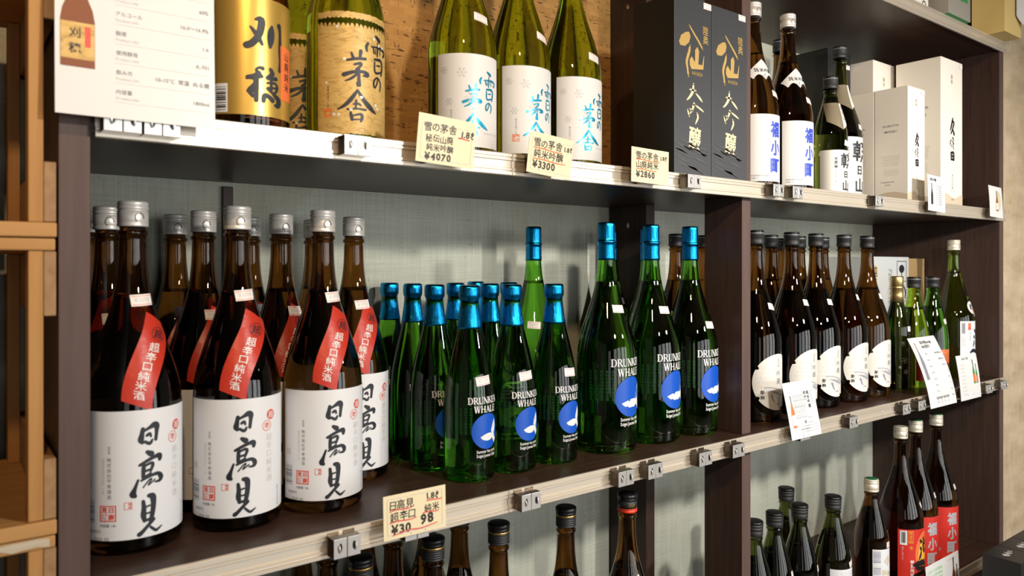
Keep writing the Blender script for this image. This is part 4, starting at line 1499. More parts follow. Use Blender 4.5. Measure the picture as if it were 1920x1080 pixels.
bottle('fukublue', 1.365, .945, Z_UP, -12, 'brown bottle with blue-lettered white label, partly behind the divider', g, ('¥2530', .196, 26, -10))
bottle('fukublue', 1.489, .942, Z_UP, -14, 'brown bottle with blue-lettered white label, complete, right of the divider', g, ('¥2530', .198, 26, -8))
bottle('plainblk', 1.640, 1.060, Z_UP, 0, 'dark bottle with black cap mostly hidden behind the blue-lettered bottles')
bottle('asahi', 1.688, .955, Z_UP, -12, 'small dark bottle with bronze shoulder label in front of its taller twin', 'dark bottles with bronze shoulder labels', ('¥1650', .128, 22, -10))
bottle('asahibig', 1.812, 1.000, Z_UP, -12, 'tall dark bottle with bronze shoulder label beside the cream boxes', 'dark bottles with bronze shoulder labels', ('¥3300', .185, 26, -10))

# bottom shelf
g = 'brown bottles with black ribbed caps'
D = 'brown bottle with gold-banded black cap, lower shelf, '
for (X, Y, lab) in [
    (.465, .955, D + 'front row, leftmost cap in view'), (.584, .958, D + 'front row, cap under the handwritten price card'),
    (.700, .950, D + 'front row, third cap from the left'), (.836, .944, D + 'front row, standing apart from the rest'),
    (.461, 1.060, D + 'second row, neck left of the leftmost cap'), (.573, 1.062, D + 'second row, neck left under the price card'),
    (.697, 1.058, D + 'second row, neck left of the third cap'), (.462, 1.163, D + 'back row, neck at the far left'),
        (.576, 1.165, D + 'back row, neck behind the leftmost cap'), (.697, 1.163, D + 'back row, amber neck behind the second cap')]:
    bottle('plain', X, Y, Z_BOT, 0, lab, g)
bottle('redring', .973, .934, Z_BOT, -20, 'brown bottle with red-ringed black cap in front of the back post')
g = 'dark olive bottles with matt black caps'
D = 'dark olive bottle with matt black cap, lower shelf, '
bottle('olive', 1.300, .898, Z_BOT, 0, D + 'cut off by the divider post', g)
bottle('olive', 1.380, .904, Z_BOT, 0, D + 'second from the divider post', g, ('¥1980', .166, 30, -10))
bottle('olivebig', 1.552, .986, Z_BOT, 0, D + 'set back behind the others', g)
bottle('olive', 1.468, .901, Z_BOT, 0, D + 'right one of the close pair', g, ('¥1980', .158, 34, -10))
bottle('olive', 1.580, .888, Z_BOT, -10, D + 'standing apart, white label in view', g, ('¥1980', .150, 28, 14))
bottle('fukuwhite', 1.778, .902, Z_BOT, 0, 'brown bottle with green-topped cap and white label with gold diamonds', None, ('¥1650', .142, 14, -2))
bottle('hamared', 1.938, .908, Z_BOT, 0, 'tall brown bottle with flaming red label and black brush lettering', None, ('¥2750', .205, 24, 12))
g = 'brown bottles with silver-lettered red labels'
bottle('fukured', 2.045, .919, Z_BOT, -36, 'brown bottle with silver-lettered red label, left of the two', g, ('¥2640', .205, 58, -4))
bottle('fukured', 2.172, .922, Z_BOT, -38, 'brown bottle with silver-lettered red label, right of the two by the end panel', g, ('¥2640', .205, 56, 0))

# ------------------------------------------------------------------ boxes
def box_thing(name, label, x0, x1, y0, y1, z, h, mats, prints=None, group=None, b=.0012, under=None):
    """mats: (front, side); prints: list of (part name, face, Print)"""
    t = thing(name, label, 'box', ((x0 + x1) / 2, (y0 + y1) / 2, z), group=group)
    w, d = (x1 - x0) / 2, (y1 - y0) / 2
    m = MB().bbox(-w, w, -d, d, .0002, h, b)
    for i, f in enumerate(m.f):
        c = sum((Vector(m.v[k]) for k in f), Vector()) / len(f)
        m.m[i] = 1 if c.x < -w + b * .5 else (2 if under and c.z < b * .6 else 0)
    allm = list(mats) + ([under] if under else [])
    for nm, face, pr in prints or []:
        fn = {'front': flat_fn((-w, -d - .0001, 0), (1, 0, 0), (0, 0, 1), (0, -1, 0)),
              'left': flat_fn((-w - .0001, d, 0), (0, -1, 0), (0, 0, 1), (-1, 0, 0)),
              'top': flat_fn((-w, -d, h + .0001), (1, 0, 0), (0, 1, 0), (0, 0, 1))}[face]
        st = Print()
        st.items = [it for it in pr.items if it[3] >= 8]
        pr.items = [it for it in pr.items if it[3] < 8]
        if st.items:
            st.items = [(a, b_, c, l - 8) for a, b_, c, l in st.items]
            put('price_sticker', st.bake('price_sticker', lambda u, v, off: fn(u, v, off + .0004), st.mats(), .0003, 1), t)
        if pr.items:                                   # printed straight on the board
            pm_ = pr.mats()
            me = pr.bake('p', fn, pm_, .0003, 1)
            k0 = len(allm)
            allm += pm_
            o = len(m.v)
            m.v += [tuple(v.co) for v in me.vertices]
            for q in me.polygons:
                m.f.append(tuple(i + o for i in q.vertices))
                m.m.append(k0 + q.material_index)
                m.sm.append(False)
            bpy.data.meshes.remove(me)
    put('body', m.mesh('body', allm), t)
    return t


def art_hassen():
    p = Print()

    def f(x, y, w=0):
        s = (x - 95) / 235
        yt = -57 + 74 * s
        yb = 1094 + 27 * s
        k = .311 / (yb - yt)
        return (s * .101, (yb - y) * k, w * k)
    S = lambda pts, m: p.stroke([f(*q) for q in pts], m, 1, 5)
    p.poly([f(x, y)[:2] for x, y in ((122, 255), (135, 215), (165, 195), (185, 195), (193, 225), (185, 260), (160, 285), (130, 280))], [(7, 6, 5, 4, 3, 2, 1, 0)], M_GOLDP)
    S([(185, 152, 10), (215, 205, 14), (250, 265, 16), (270, 305, 12)], M_GOLDP)
    S([(190, 280, 13), (185, 320, 22), (170, 380, 22), (175, 430, 17), (180, 475, 15)], M_GOLDP)
    A = [(188, 372), (200, 350), (222, 388), (222, 310), (238, 290), (248, 320), (243, 402), (268, 407), (278, 350), (281, 352), (275, 435), (200, 432), (188, 405)]
    q = [f(x, y)[:2] for x, y in A]
    p.poly(q, [(12, 2, 1, 0), (11, 6, 2, 12), (6, 5, 4, 3), (2, 6, 3), (10, 7, 6, 11), (10, 9, 8, 7)], M_GOLDP)
    u, v, _ = f(290, 190)
    p.char('陸', u, v, .0165, M_GOLDP, 1, .01, .95)
    u, v, _ = f(290, 248)
    p.char('奥', u, v, .0165, M_GOLDP, 1, .01, .95)
    u, v, _ = f(236, 474)
    p.serif('HASSEN', u, v, .0062, M_GOLDP, 1, 1.0)
    for st in ([(212, 528, 14), (207, 575, 22), (188, 610, 17), (170, 628, 8)], [(190, 562, 12), (226, 570, 12)], [(228, 588, 10), (250, 615, 17), (268, 640, 10)],
               [(175, 690, 11), (185, 730, 15)], [(190, 685, 11), (205, 700, 11)], [(215, 655, 22), (205, 690, 15), (190, 715, 8)], [(228, 665, 12), (260, 690, 13), (278, 705, 6)], [(235, 712, 12), (240, 742, 17), (225, 780, 10)]):
        S(st, M_PGOLD)
    u, v, _ = f(222, 872)
    p.char('醸', u, v, .040, M_PGOLD, 1, .018, .82, R(-4), True)
    rnd = random.Random(6)
    for k in range(16):
        cu, cv = rnd.uniform(.008, .092), rnd.uniform(.006, .058)
        L, w = rnd.uniform(.010, .026), rnd.uniform(.002, .006)
        cu = max(L + .004, min(.097 - L, cu))
        p.stroke([(cu - L, cv + L * .2, w * .3), (cu, cv, w), (cu + L, cv - L * .3, w * .2)], M_GBOX2, 1, 4, False)
    # price sticker
    p.rect(.078, .099, .298, .309, M_STICK, 8)
    p.rect(.080, .097, .3065, .3071, M_RED, 9)
    p.rect(.080, .097, .2995, .3001, M_RED, 9)
    p.text('¥4400', .0885, .3015, .006, M_LGREY, 9, 0, 'c')
    return p


g = 'black boxes with gold lettering'
box_thing('gift_box', 'black box with gold brush lettering, left of the pair by the divider', 1.0000, 1.1010, .8492, .945, Z_UP, .311, (M_GBOX, M_SIDEB), [('front_print', 'front', art_hassen())], g)
box_thing('gift_box', 'black box with gold brush lettering, right of the pair against the divider', 1.1020, 1.2070, .8492, .945, Z_UP, .311, (M_GBOX, M_SIDEB), [('front_print', 'front', art_hassen())], g)


def art_kubota(w, h):
    p = Print()
    c = w * .52
    p.column('萬寿', c - .004, h * .90, h * .032, M_GOLDP, 1)
    S = lambda pts: p.stroke([(c + a * h, h * b, q * h * 1.25) for a, b, q in pts], M_INK, 1, 4)
    # flowing three-character signature
    S([(.005, .600, .012), (-.010, .560, .016), (-.030, .520, .010)])
    S([(-.004, .582, .010), (.024, .572, .014), (.004, .530, .012), (-.022, .495, .010)])
    S([(.002, .530, .010), (.026, .496, .018)])
    S([(-.030, .440, .006), (-.020, .455, .008), (-.028, .430, .006), (-.014, .405, .006)])
    S([(.000, .470, .008), (.016, .460, .008), (.004, .440, .007), (.024, .432, .006), (.008, .420, .006), (.018, .395, .008)])
    S([(-.020, .365, .014), (-.018, .318, .012)])
    S([(-.016, .366, .010), (.020, .366, .014), (.022, .318, .014)])
    S([(-.014, .342, .007), (.018, .342, .007)])
    S([(-.016, .320, .010), (.018, .318, .010)])
    S([(.002, .362, .007), (.002, .322, .007)])
    p.seal(c - .045 * h, h * .425, .008 * h, M_RED, 1, '朝日')
    p.column('純米大吟醸', c, h * .22, h * .020, M_GREY, 1)
    p.text('KUBOTA MANJU', c, h * .10, h * .014, M_LGREY, 1, 0, 'c')
    p.patch(.001, w - .001, lambda u: .002, lambda u: h * .070 + .006 * sin(u * 60), M_WBOXS, 1, 12, 1)
    p.text('内容量', c, h * .040, h * .016, M_GREY, 2, 0, 'c')
    p.rect(w - .020, w - .002, h - .016, h - .004, M_STICK, 8)
    p.rect(w - .019, w - .003, h - .0065, h - .0058, M_RED, 9)
    p.rect(w - .019, w - .003, h - .0148, h - .0141, M_RED, 9)
    return p


def art_kubota_side(d, h):
    p = Print()
    p.text('KUBOTA', d * .5, h * .66, h * .026, M_GREY, 1, .01, 'c', 1.35)
    p.text('MANJU', d * .5, h * .61, h * .026, M_GREY, 1, .01, 'c', 1.35)
    for k in range(6):
        p.text('smooth taste and rich aroma brewed in Niigata'[k:], d * .5, h * (.40 - k * .016), h * .013, M_LGREY, 1, 0, 'c', .62)
    for k in range(4):
        p.text('a refined sake for special moments of life'[k:], d * .5, h * (.28 - k * .016), h * .013, M_LGREY, 1, 0, 'c', .62)
    p.patch(.001, d - .001, lambda u: .002, lambda u: h * .055 + u * .35 * h * .4 + .008 * sin(u * 40), M_WBOXS, 1, 12, 1)
    p.text('日本酒 純米大吟醸', d * .4, h * .17, h * .014, M_GREY, 2, 0, 'c')
    p.text('朝日酒造', d * .4, h * .145, h * .012, M_GREY, 2, 0, 'c')
    return p


g = 'cream gift boxes with black signature lettering'
for (x0, x1, y0, y1, h, lab) in [
    (2.0775, 2.208, .870, .986, .390, 'tall cream gift box with black brush signature, right end of the shelf'),
    (1.8845, 1.9735, .865, .948, .284, 'short cream gift box with black brush signature, frontmost'),
    (1.8845, 1.9735, .9495, 1.0335, .284, 'short cream gift box directly behind the frontmost short one'),
        (1.9855, 2.103, 1.002, 1.118, .394, 'tall cream gift box at the back, left of the tall front one')]:
    w, d = x1 - x0, y1 - y0
    box_thing('gift_box', lab, x0, x1, y0, y1, Z_UP, h, (M_WBOX, M_WBOX), [('front_print', 'front', art_kubota(w, h)), ('side_print', 'left', art_kubota_side(d, h))], g)
p = Print()
p.rect(.090, .108, .375, .387, M_STICK, 8)
p.rect(.092, .106, .3835, .3842, M_RED, 9)
box_thing('gift_box', 'plain black tall box at the back behind the dark bottles', 1.866, 1.980, 1.062, 1.170, Z_UP, .420, (M_BBOX, M_SIDEB), [('front_print', 'front', p)])

# cartons at the back of the middle shelf
p = Print()
p.column('純米吟醸酒', .018, .322, .034, M_YELP, 1, .05, 1.0)
p.column('純米吟醸酒', .018, .322, .034, M_INK, 2, .0, 1.0)
p.char('720mℓ×12', .110, .262, .024, M_GREY, 1, .01, 1, R(-90))
for a, b, c, d in ((.150, .152, .215, .335), (.206, .208, .215, .335), (.150, .208, .333, .335), (.150, .208, .215, .217), (.150, .208, .274, .276)):
    p.rect(a, b, c, d, M_INK)
p.disc(.179, .312, .016, .012, M_INK, 1, 16, None, 1)                        # goblet
p.rect(.177, .181, .290, .305, M_INK)
p.rect(.168, .190, .286, .290, M_INK)
for s_ in (-1, 1):                                                          # hands holding a parcel
    p.stroke([(.179 + s_ * .020, .225, .004), (.179 + s_ * .022, .245, .006), (.179 + s_ * .012, .262, .005)], M_INK)
p.ring(.179, .247, .012, .003, M_INK)
p.disc(.176, .150, .018, .016, M_INK, 1, 16, lambda a: 1 if sin(a) > -.1 else .2, 1)   # umbrella
p.rect(.1745, .1775, .120, .150, M_INK)
for k in range(14):
    p.rect(.006 + k * .0155, .015 + k * .0155, .108, .1095, M_LGREY)
box_thing('cardboard_box', 'white printed bottle carton at the back behind the green bottles', 2.068, 2.292, 1.050, 1.205, Z_MID, .347, (M_CARTON, M_CARTON), [('front_print', 'front', p)])
box_thing('cardboard_box', 'plain brown cardboard carton between the white carton and the end panel', 2.296, 2.398, 1.052, 1.205, Z_MID, .343, (M_KRAFT, M_KRAFT))

# top shelf
p = Print()
p.column('酒', .060, .20, .06, M_INK, 1)
p.ring(.085, .020, .010, .003, M_INK)
box_thing('gift_box', 'white box with black mark at the left on the top shelf', 1.900, 2.010, .872, .975, Z_TOP, .30, (M_WBOX, M_WBOX), [('front_print', 'front', p)])
p = Print()
p.rect(.030, .112, .046, .25, M_GREENP, 1)
for k in range(4):
    p.text('純米吟醸 大吟醸酒', .071, .060 + k * .010, .006, M_LGREEN, 2, 0, 'c')
box_thing('gift_box', 'grey box with green label overhanging the top shelf', 2.037, 2.168, .834, .925, Z_TOP, .30, (M_GREYBOX, M_GREYBOX), [('front_print', 'front', p)], under=M_GREENP)
p = Print()
p.rect(.001, .12, .075, .0765, M_LGREY)
box_thing('gift_box', 'white box squeezed between the grey and the yellow box', 2.172, 2.300, .925, 1.03, Z_TOP, .30, (M_WBOX, M_WBOX), [('front_print', 'front', p)])
yb = box_thing('gift_box', 'straw-yellow box overhanging the end of the top shelf', 2.317, 2.433, .805, .889, Z_TOP, .30, (M_YBOX, M_YBOX))
wp = Print()
_m = MB()
vs, fs = [], []
for j in range(9):
    for i in range(9):
        u, v = i / 8, j / 8
        x = .010 + u * .062
        z = .055 + v * .20 - u * .045 * (1 - v)
        y = -.042 - .004 - .030 * u * u * (1 - v) ** 2
        vs.append((x, y, z))
for j in range(8):
    for i in range(8):
        k = j * 9 + i
        fs.append((k, k + 1, k + 10, k + 9))
_m.add(vs, fs, 0, True)
_m.add([(x, y - .0006, z) for x, y, z in vs], [f[::-1] for f in fs], 0, True)
wpo = put('wrapping_paper', _m.mesh('wrapping_paper', M_PAPERW), yb)
p = Print()
p.column('花酔', .034, .240, .050, M_INK, 1, .03, 1.1)


def _paper(u, v, off):
    uu = (u - .010) / .062
    vv = max(0, min(1, (v - .055 + uu * .02) / .20))
    return (u, -.042 - .0046 - .030 * uu * uu * (1 - vv) ** 2 - off, v)


put('lettering', p.bake('lettering', _paper, p.mats(), .0006, .006), wpo)

# black boxes standing in front of the wall, lower right
p = Print()
p.stroke([(.022, .045, .003), (.034, .036, .005), (.030, .050, .003), (.044, .040, .004)], M_WPRINT)
p.stroke([(.046, .046, .003), (.054, .038, .005), (.048, .052, .003)], M_WPRINT)
p.ring(.064, .046, .005, .002, M_WPRINT)
stand = thing('display_table', 'dark low display table under the black boxes at the lower right', 'table', (2.16, .70, 0))
put('tabletop', MB().bbox(-.16, .22, -.12, .12, .395, .42, .002).mesh('tabletop', M_SHELF), stand)
for a in (-.14, .19):
    for b_ in (-.10, .10):
        put('leg', MB().bbox(a - .012, a + .012, b_ - .012, b_ + .012, .0, .395, .001).mesh('leg', M_POST), stand)
g = 'small black boxes with white script on top'
for k, lab in enumerate(('small black box with white script on its lid, nearest at the lower right corner', 'small black box with white script, second of the row at the lower right', 'small black box, last of the row at the lower right, by the wall')):
    x0 = 2.017 + .0905 * k
    box_thing('gift_box', lab, x0, x0 + .0895, .667, .750, .42, .28, (M_BBOX, M_BBOX), [('lid_print', 'top', p)], g)

# ------------------------------------------------------------------ clips on the rails
def clip_meshes():
    b = MB()
    w, yf = .0175, -.0225
    b.box(-w, w, yf, -.0040, .0268, .0275)               # top plate, hooks behind the rail lip
    b.box(-w, -.003, -.0052, -.0045, .0255, .0300)
    b.box(.003, w, -.0052, -.0045, .0255, .0300)
    b.box(-w, w, yf, -.0052, .0040, .0047)               # bottom plate
    b.box(-w, w, -.0062, -.0053, .0047, .0268)           # back plate
    plate = MB()
    plate.bbox(-.0083, .0083, yf - .0009, yf, .0042, .0274, .0003)
    hole = MB()
    ov = [(.0022 * cos(t), yf - .0011, .0168 + .0052 * sin(t)) for t in [2 * pi * k / 16 for k in range(16)]]
    hole.add(ov, [tuple(range(16))], 0)
    tong = MB()
    pts = [(0, yf - .0012, .0115), (0, yf - .0026, .0135), (0, yf - .0030, .0160), (0, yf - .0022, .0185), (0, yf - .0012, .0200)]
    tong.tube(pts, .0011, 6)
    return b.mesh('bracket', M_DARKST), plate.mesh('face_plate', M_CHROME), hole.mesh('slot', M_CAPB), tong.mesh('tongue', M_CHROME)


CM = clip_meshes()


def clip(X, zs, label, n=1, roll=0.0, group='spring clips along the shelf edges'):
    t = thing('metal_clip', label, 'clip', (X, Y0 - .0008, zs - .0305), (0, R(roll), 0), group)
    for k in range(n):
        dx = (k - (n - 1) / 2) * .0365
        put('bracket', CM[0], t, (dx, 0, 0))
        for s_ in (-1, 1):
            f = put('face_plate', CM[1], t, (dx + s_ * .0088, 0, 0))
            put('slot', CM[2], f)
            put('tongue', CM[3], f, (0, 0, 0), (0, R(6 * s_), 0))
    return t


YC = Y0 - .0235
for px, lab in ((671, 'bare metal clip on the upper rail under the gold-paper-labelled bottle'), (1302, 'bare metal clip on the upper rail under the black boxes'),
                (1460, 'left of two metal clips under the blue-lettered bottles'), (1496, 'right of two metal clips under the blue-lettered bottles'),
                (1649, 'metal clip on the upper rail under the short cream box')):
    clip(XA(px, YC), Z_UP, lab)
for px, lab in ((651, 'metal clip on the middle rail below the third brown front bottle'), (996, 'metal clip by the rail joint below the small green bottles'),
                (1174, 'left of two metal clips below the tall green bottles'), (1229, 'right of two metal clips below the tall green bottles'),
                (1323, 'metal clip on the middle rail left of the divider post'), (1385, 'metal clip on the middle rail right below the divider post'),
                (1601, 'metal clip on the middle rail right of the small white card'), (1700, 'first of two metal clips left of the long white card'),
                (1729, 'second of two metal clips, touching the long white card'), (1856, 'metal clip right of the small white card at the shelf end'), (1884, 'last metal clip at the right end of the middle rail')):
    clip(XA(px, YC), Z_MID, lab)

# ------------------------------------------------------------------ cards held by clips
def card(name, label, cat, X0, w, h, zb, pr, mat, tilt=0.0, roll=0.0, bend=0.0, y=None, group=None, yaw=0.0):
    """bottom left corner at (X0, y, zb); tilt leans it back, bend curls it further back"""
    y = YC - .0035 if y is None else y
    t = thing(name, label, cat, (X0 + w / 2, y, zb), (0, R(roll), R(yaw)), group)
    ct, st = cos(R(tilt)), sin(R(tilt))

    def fn(u, v, off):
        q = v / h
        return (u - w / 2, v * st + bend * q * q - off * ct, v * ct + off * st)
    m = MB()
    n = 10
    vs = [fn(w * i / 4, h * j / n, 0) for j in range(n + 1) for i in range(5)]
    vb = [(x, a + .0007, c) for x, a, c in vs]
    fs = [(j * 5 + i, j * 5 + i + 1, j * 5 + i + 6, j * 5 + i + 5) for j in range(n) for i in range(4)]
    m.add(vs, fs, 0, True)
    m.add(vb, [f[::-1] for f in fs], 0, True)
    rim = [i for i in range(5)] + [j * 5 + 4 for j in range(1, n + 1)] + [n * 5 + i for i in (3, 2, 1, 0)] + [j * 5 for j in range(n - 1, 0, -1)]
    o = len(m.v)
    m.add([vs[i] for i in rim] + [vb[i] for i in rim], [(k, k + len(rim), (k + 1) % len(rim) + len(rim), (k + 1) % len(rim)) for k in range(len(rim))], 0)
    put('card', m.mesh('card', mat), t)
    if pr:
        put('print', pr.bake('print', fn, pr.mats(), .0003, .03), t)
    return t


def art_tag(lines, under, mat_u, w, h, seed):
    p = Print()
    rnd = random.Random(seed)
    n = 40
    def border(a, b, c, d):
        pts = []
        for i in range(n + 1):
            t = i / n
            pts.append((a + (c - a) * t + (.0006 * sin(t * 40) if b != d else 0), b + (d - b) * t + (.0006 * sin(t * 46) if b == d else 0), .0005))
        p.stroke(pts, M_LGREY, 1, 1, False)
    e = .0055
    border(e, e, w - e, e)
    border(e, h - e, w - e, h - e)
    border(e, e, e, h - e)
    border(w - e, e, w - e, h - e)
    for txt, u, v, s, bold, sl in lines:
        cjk = any(ord(c) > 0x3000 for c in txt)
        bold = .009 if cjk else bold + .008
        x = u
        for ch in txt:
            vs, fs, bb = glyph(ch, bold)
            cw = (bb[1] - bb[0]) * s
            p.char(ch, x + cw / 2, v + (bb[3] + bb[2]) / 2 * s + rnd.uniform(-.0006, .0006) + sl * (x - u), s, M_INK2, 1, bold, 1, R(rnd.uniform(-5, 5)))
            x += cw + s * .10
    for a, b, c, d in under:
        m_ = (a + c) / 2
        p.stroke([(a, b, .0012), (m_ - .008, (b + d) / 2 + .0006, .0015), (m_ + .008, (b + d) / 2 - .0006, .0014), (c, d, .0011)], mat_u, 2, 4)
    return p


W, H = .088, .0555
g = 'handwritten cream price cards'
t1 = art_tag([('雪の茅舎', .009, .0415, .0125, .02, 0), ('1.8ℓ', .066, .0390, .0120, .022, 0), ('秘伝山廃', .012, .0280, .0105, .02, 0), ('純米吟醸', .014, .0170, .0100, .02, 0), ('¥4070', .012, .0045, .0125, .03, 0)],
             [(.064, .0375, .076, .0375)], M_RED, W, H, 1)
card('price_card', 'handwritten cream price card reading 4070 in front of the left white-labelled bottle', 'price card', XA(779, YC - .004), W, H + .006, CZ + .1310, t1, M_CREAM, -4, 3, .0, None, g)
t2 = art_tag([('雪の茅舎', .009, .0390, .0135, .016, 0), ('1.8ℓ', .066, .0395, .0095, .016, 0), ('純米吟醸', .010, .0235, .0135, .016, 0), ('¥3300', .009, .0085, .0145, .022, 0)],
             [(.009, .0365, .062, .0360), (.009, .0210, .070, .0205)], M_ORANGE, W, H, 2)
card('price_card', 'handwritten cream price card reading 3300 in front of the middle white-labelled bottle', 'price card', XA(987, YC - .004), .082, H + .003, CZ + .1300, t2, M_CREAM, -3, 5, .0, None, g)
t3 = art_tag([('雪の茅舎', .010, .0385, .0135, .016, 0), ('1.8ℓ', .068, .0395, .0095, .014, 0), ('山廃純米', .011, .0240, .0130, .016, 0), ('¥2860', .010, .0085, .0145, .022, 0)],
             [(.011, .0365, .066, .0360), (.011, .0215, .058, .0205)], M_ORANGE, W, H, 3)
card('price_card', 'handwritten cream price card reading 2860 in front of the black boxes', 'price card', XA(1184, YC - .004), .088, H, CZ + .1335, t3, M_CREAM, 0, 1, .0, None, g)
t4 = art_tag([('日高見', .009, .0370, .0125, .03, 0), ('1.8ℓ', .062, .0405, .0110, .018, 0), ('超辛口', .009, .0225, .0125, .03, 0), ('純米', .058, .0255, .0110, .024, 0), ('¥30', .010, .0060, .0155, .026, 0), ('98', .052, .0110, .0170, .030, 0)],
             [(.009, .0345, .042, .0360), (.062, .0385, .084, .0390), (.009, .0205, .046, .0215), (.056, .0240, .079, .0245), (.012, .0050, .077, .0090)], M_RED, .09, H, 4)
card('price_card', 'handwritten cream price card reading 3098 on the middle rail', 'price card', XA(720, YC - .004), .090, .0545, CZ - .3385, t4, M_CREAM, 2, 0, .0, None, g)
for px, z, lab in ((828, Z_UP, 'metal clip holding the 4070 price card'), (1016, Z_UP, 'metal clip holding the 3300 price card'), (1220, Z_UP, 'metal clip holding the 2860 price card'),
                   (782, Z_MID, 'metal clip holding the 3098 price card'), (1510, Z_MID, 'metal clip holding the small white card in the right bay'),
                   (1756, Z_UP, 'metal clip holding the small card with a dark bottle picture'), (1868, Z_UP, 'metal clip holding the last card of the upper rail')):
    clip(XA(px, YC), z, lab)
clip(XA(268, YC), Z_UP, 'long double clip at the left end of the upper rail under the large card', 2)
clip(XA(1768, YC), Z_MID, 'long double clip holding the long white card', 2)
clip(XA(1822, YC), Z_MID, 'double clip holding the white card with green bottles', 2)
clip(XA(1775, YC), Z_BOT, 'clip on the bottom rail holding the white sheet')


def mini_bottle(p, u, v, h, glassm, lab, capm=M_INK, labm=None, wd=.27):
    prof = [(0, .5), (.42, .5), (.52, .44), (.62, .30), (.72, .19), (.80, .145), (1.0, .135)]
    w = h * wd
    for (a, ra), (b, rb) in zip(prof, prof[1:]):
        p.poly([(u - w * ra, v + h * a), (u + w * ra, v + h * a), (u + w * rb, v + h * b), (u - w * rb, v + h * b)], [(0, 1, 2, 3)], glassm if b < .95 else (capm if a > .75 else glassm), 1)
    p.rect(u - w * .15, u + w * .15, v + h * .93, v + h, capm, 2, 1)
    if labm:
        p.rect(u - w * .49, u + w * .49, v + h * .07, v + h * .40, labm, 2, 1)


# large laminated card, left
W, H = .146, .215
p = Print()
mini_bottle(p, .019, .046, .108, M_BROWNP, None, M_INK, M_GOLDW)
p.char('刈', .0165, .079, .0105, M_INK, 3, .02)
p.char('穂', .0165, .064, .0105, M_INK, 3, .02)
p.rect(.025, .030, .066, .086, M_RED, 3)
rows = [('商品名', '刈穂 山廃純米 超辛口', 'Yamahai Junmai Sake'), ('原料米', '美山錦・秋の精', 'Miyamanishiki'), ('日本酒度', '+12 / Very dry', ''), ('精米歩合', '60%', ''), ('アルコール', '16.0〜16.9%', ''), ('酸度', '1.6', ''),
        ('使用酵母', 'K-701', ''), ('飲み方', '10-15°C  常温  ぬる燗', ''), ('内容量', '1800ml', '')]
p.text('1800ml', .112, .205, .0085, M_GREY, 1, .01, 'c')
p.text('KARIHO / JUNMAI', .085, .1955, .0055, M_GREY, 1, 0, 'c')
for k, (a, b, c) in enumerate(rows):
    v = .1810 - k * .0195
    p.text(a, .052, v, .0050, M_GREY, 1)
    p.text('Product info', .052, v - .0058, .0042, M_LGREY, 1)
    p.text(b, .140, v - .002, .0056, M_GREY, 1, .006, 'r')
    if c:
        p.text(c, .140, v - .0075, .0046, M_GREY, 1, 0, 'r')
    p.rect(.051, .141, v - .0088, v - .0085, M_LGREY, 1, 1)
card('product_card', 'large white product sheet with bottle picture at the upper left', 'card', XA(103, YC - .004), W, H, CZ + .1455, p, M_CARD, 2, 0, .0, YC - .0045)
# right bay card
p = Print()
mini_bottle(p, .018, .022, .062, M_OPRINT, None, M_GREY, M_PAPER, .2)
p.column('純米吟醸', .080, .090, .0085, M_INK, 1, .01)
p.column('吟麗', .070, .090, .0095, M_INK, 1, .01)
for k in range(7):
    p.column('土佐の蔵元が醸す旨口の酒', .062 - k * .0055, .088, .0040, M_GREY, 1)
p.column('高知県酔鯨酒造', .092, .090, .0038, M_GREY, 1)
p.text('50', .056, .027, .009, M_INK, 1, .01, 'c', .7)
p.rect(.066, .082, .037, .0378, M_RED, 1, 1)
p.rect(.066, .082, .027, .0278, M_RED, 1, 1)
for k in range(3):
    p.text('冷やしてもお燗でも美味しくお召し上がりいただけます', .040, .0205 - k * .0052, .0033, M_GREY, 1, 0, 'l', .72)
card('product_card', 'small white card with amber bottle picture in front of the fan-labelled bottles', 'card', XA(1486, YC - .004), .105, .110, CZ - .3400, p, M_CARD, 10, 0, .004, None)
# long curling card
W, H = .146, .168
p = Print()
mini_bottle(p, .022, .068, .088, M_GREY, None, M_GOLDP, None, .17)
p.text('純米大吟醸 Silent Night', .050, .152, .0085, M_INK, 1, .012, 'l', .72)
p.text('500ml 限定酒 冬', .050, .142, .0085, M_INK, 1, .012, 'l', .72)
for k in range(8):
    v = .126 - k * .0150
    p.text('項目 info', .050, v, .0045, M_GREY)
    p.text(('純米大吟醸 Junmai', '山田錦 Yamada', '50% / rice', '+3', '16%', '1.4', '10°C', '500ml')[k], .138, v, .0045, M_INK, 1, .006, 'r')
    p.rect(.048, .140, v - .0050, v - .0045, M_LGREY, 1, 1)
card('product_card', 'long white sheet curling back with a dark slim bottle picture', 'card', XA(1746, YC - .004), W, H, CZ - .3475, p, M_CARD, 7, 0, .036, None)
W, H = .124, .115
p = Print()
for k in range(2):
    mini_bottle(p, .092 + k * .016, .038, .062 - k * .012, M_GREENP if k == 0 else M_GREENP, None, M_INK, M_OPRINT, .2)
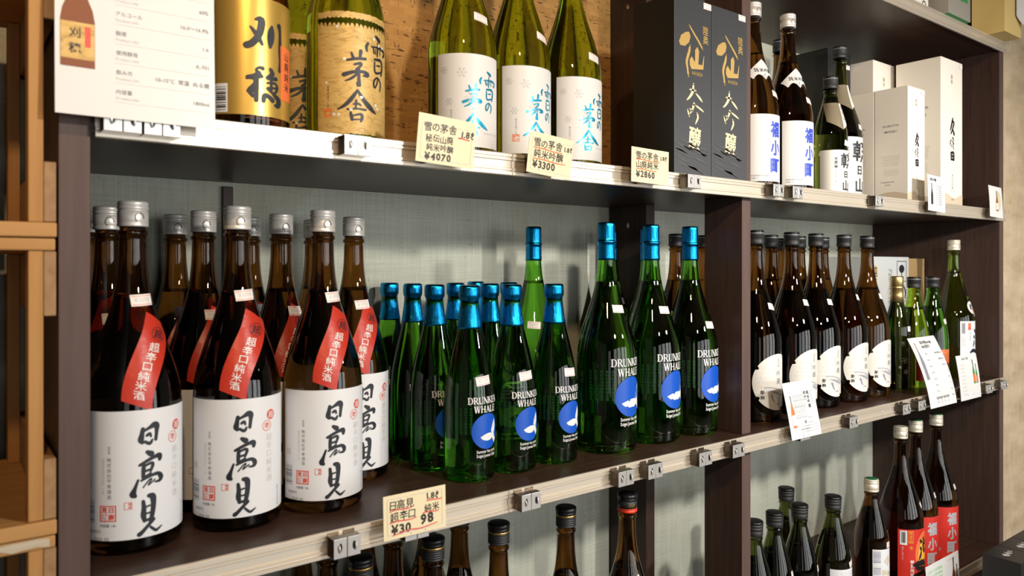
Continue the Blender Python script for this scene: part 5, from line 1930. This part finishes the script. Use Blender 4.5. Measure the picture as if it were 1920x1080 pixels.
p.text('商品のご案内', .050, .103, .0065, M_GREY, 1, .01, 'c')
for k in range(9):
    p.rect(.010, .076, .096 - k * .0095, .0963 - k * .0095, M_LGREY, 1, 1)
    p.text('純米 吟醸 米', .014, .089 - k * .0095, .0048, M_LGREY, 1)
card('product_card', 'white card with two small green bottles pictured, at the right end', 'card', XA(1803, YC - .004), W, H, CZ - .3480, p, M_CARD, 3, 0, .008, None)
# upper small cards
W, H = .092, .088
p = Print()
mini_bottle(p, .020, .016, .052, M_INK, None, M_INK, None, .2)
p.text('純米大吟醸', .012, .074, .0085, M_INK, 1, .015, 'l', .8)
p.rect(.052, .066, .078, .0786, M_RED, 1, 1)
p.rect(.070, .084, .078, .0786, M_RED, 1, 1)
p.rect(.052, .066, .070, .0706, M_RED, 1, 1)
p.rect(.070, .084, .070, .0706, M_RED, 1, 1)
for k in range(9):
    p.text('久しく愛される淡麗な味わい', .034, .062 - k * .0056, .0042, M_GREY, 1, 0, 'l', .8)
card('product_card', 'small white card with black bottle picture under the tall cream box', 'card', XA(1741, YC - .004), W, H, CZ + .1340, p, M_CARD, 0, 2, .004, None)
p = Print()
mini_bottle(p, .050, .018, .056, M_BROWNP, None, M_INK, M_PAPERW, .26)
p.disc(.064, .048, .012, .026, M_PGOLD, 1, 20)
card('product_card', 'two stacked cream cards with a bottle picture at the right end of the upper rail', 'card', XA(1857, YC - .004), .088, .086, CZ + .1340, p, M_PAPERW, 1, 2, .004, None)
p = Print()
for k in range(5):
    p.text('しぼりたて生酒 季節限定', .010, .098 - k * .011, .0080, M_LGREEN, 1, .01, 'l', .9)
p.rect(.120, .160, .106, .107, M_RED, 1, 1)
mini_bottle(p, .150, .018, .090, M_BROWNP, None, M_INK, M_RED, .2)
mini_bottle(p, .168, .018, .070, M_BROWNP, None, M_INK, M_RED, .2)
card('product_card', 'white sheet with green text on the bottom rail at the lower right', 'card', XA(1739, YC - .004), .182, .118, CZ - .847, p, M_CARD, 0, 0, .004, None)
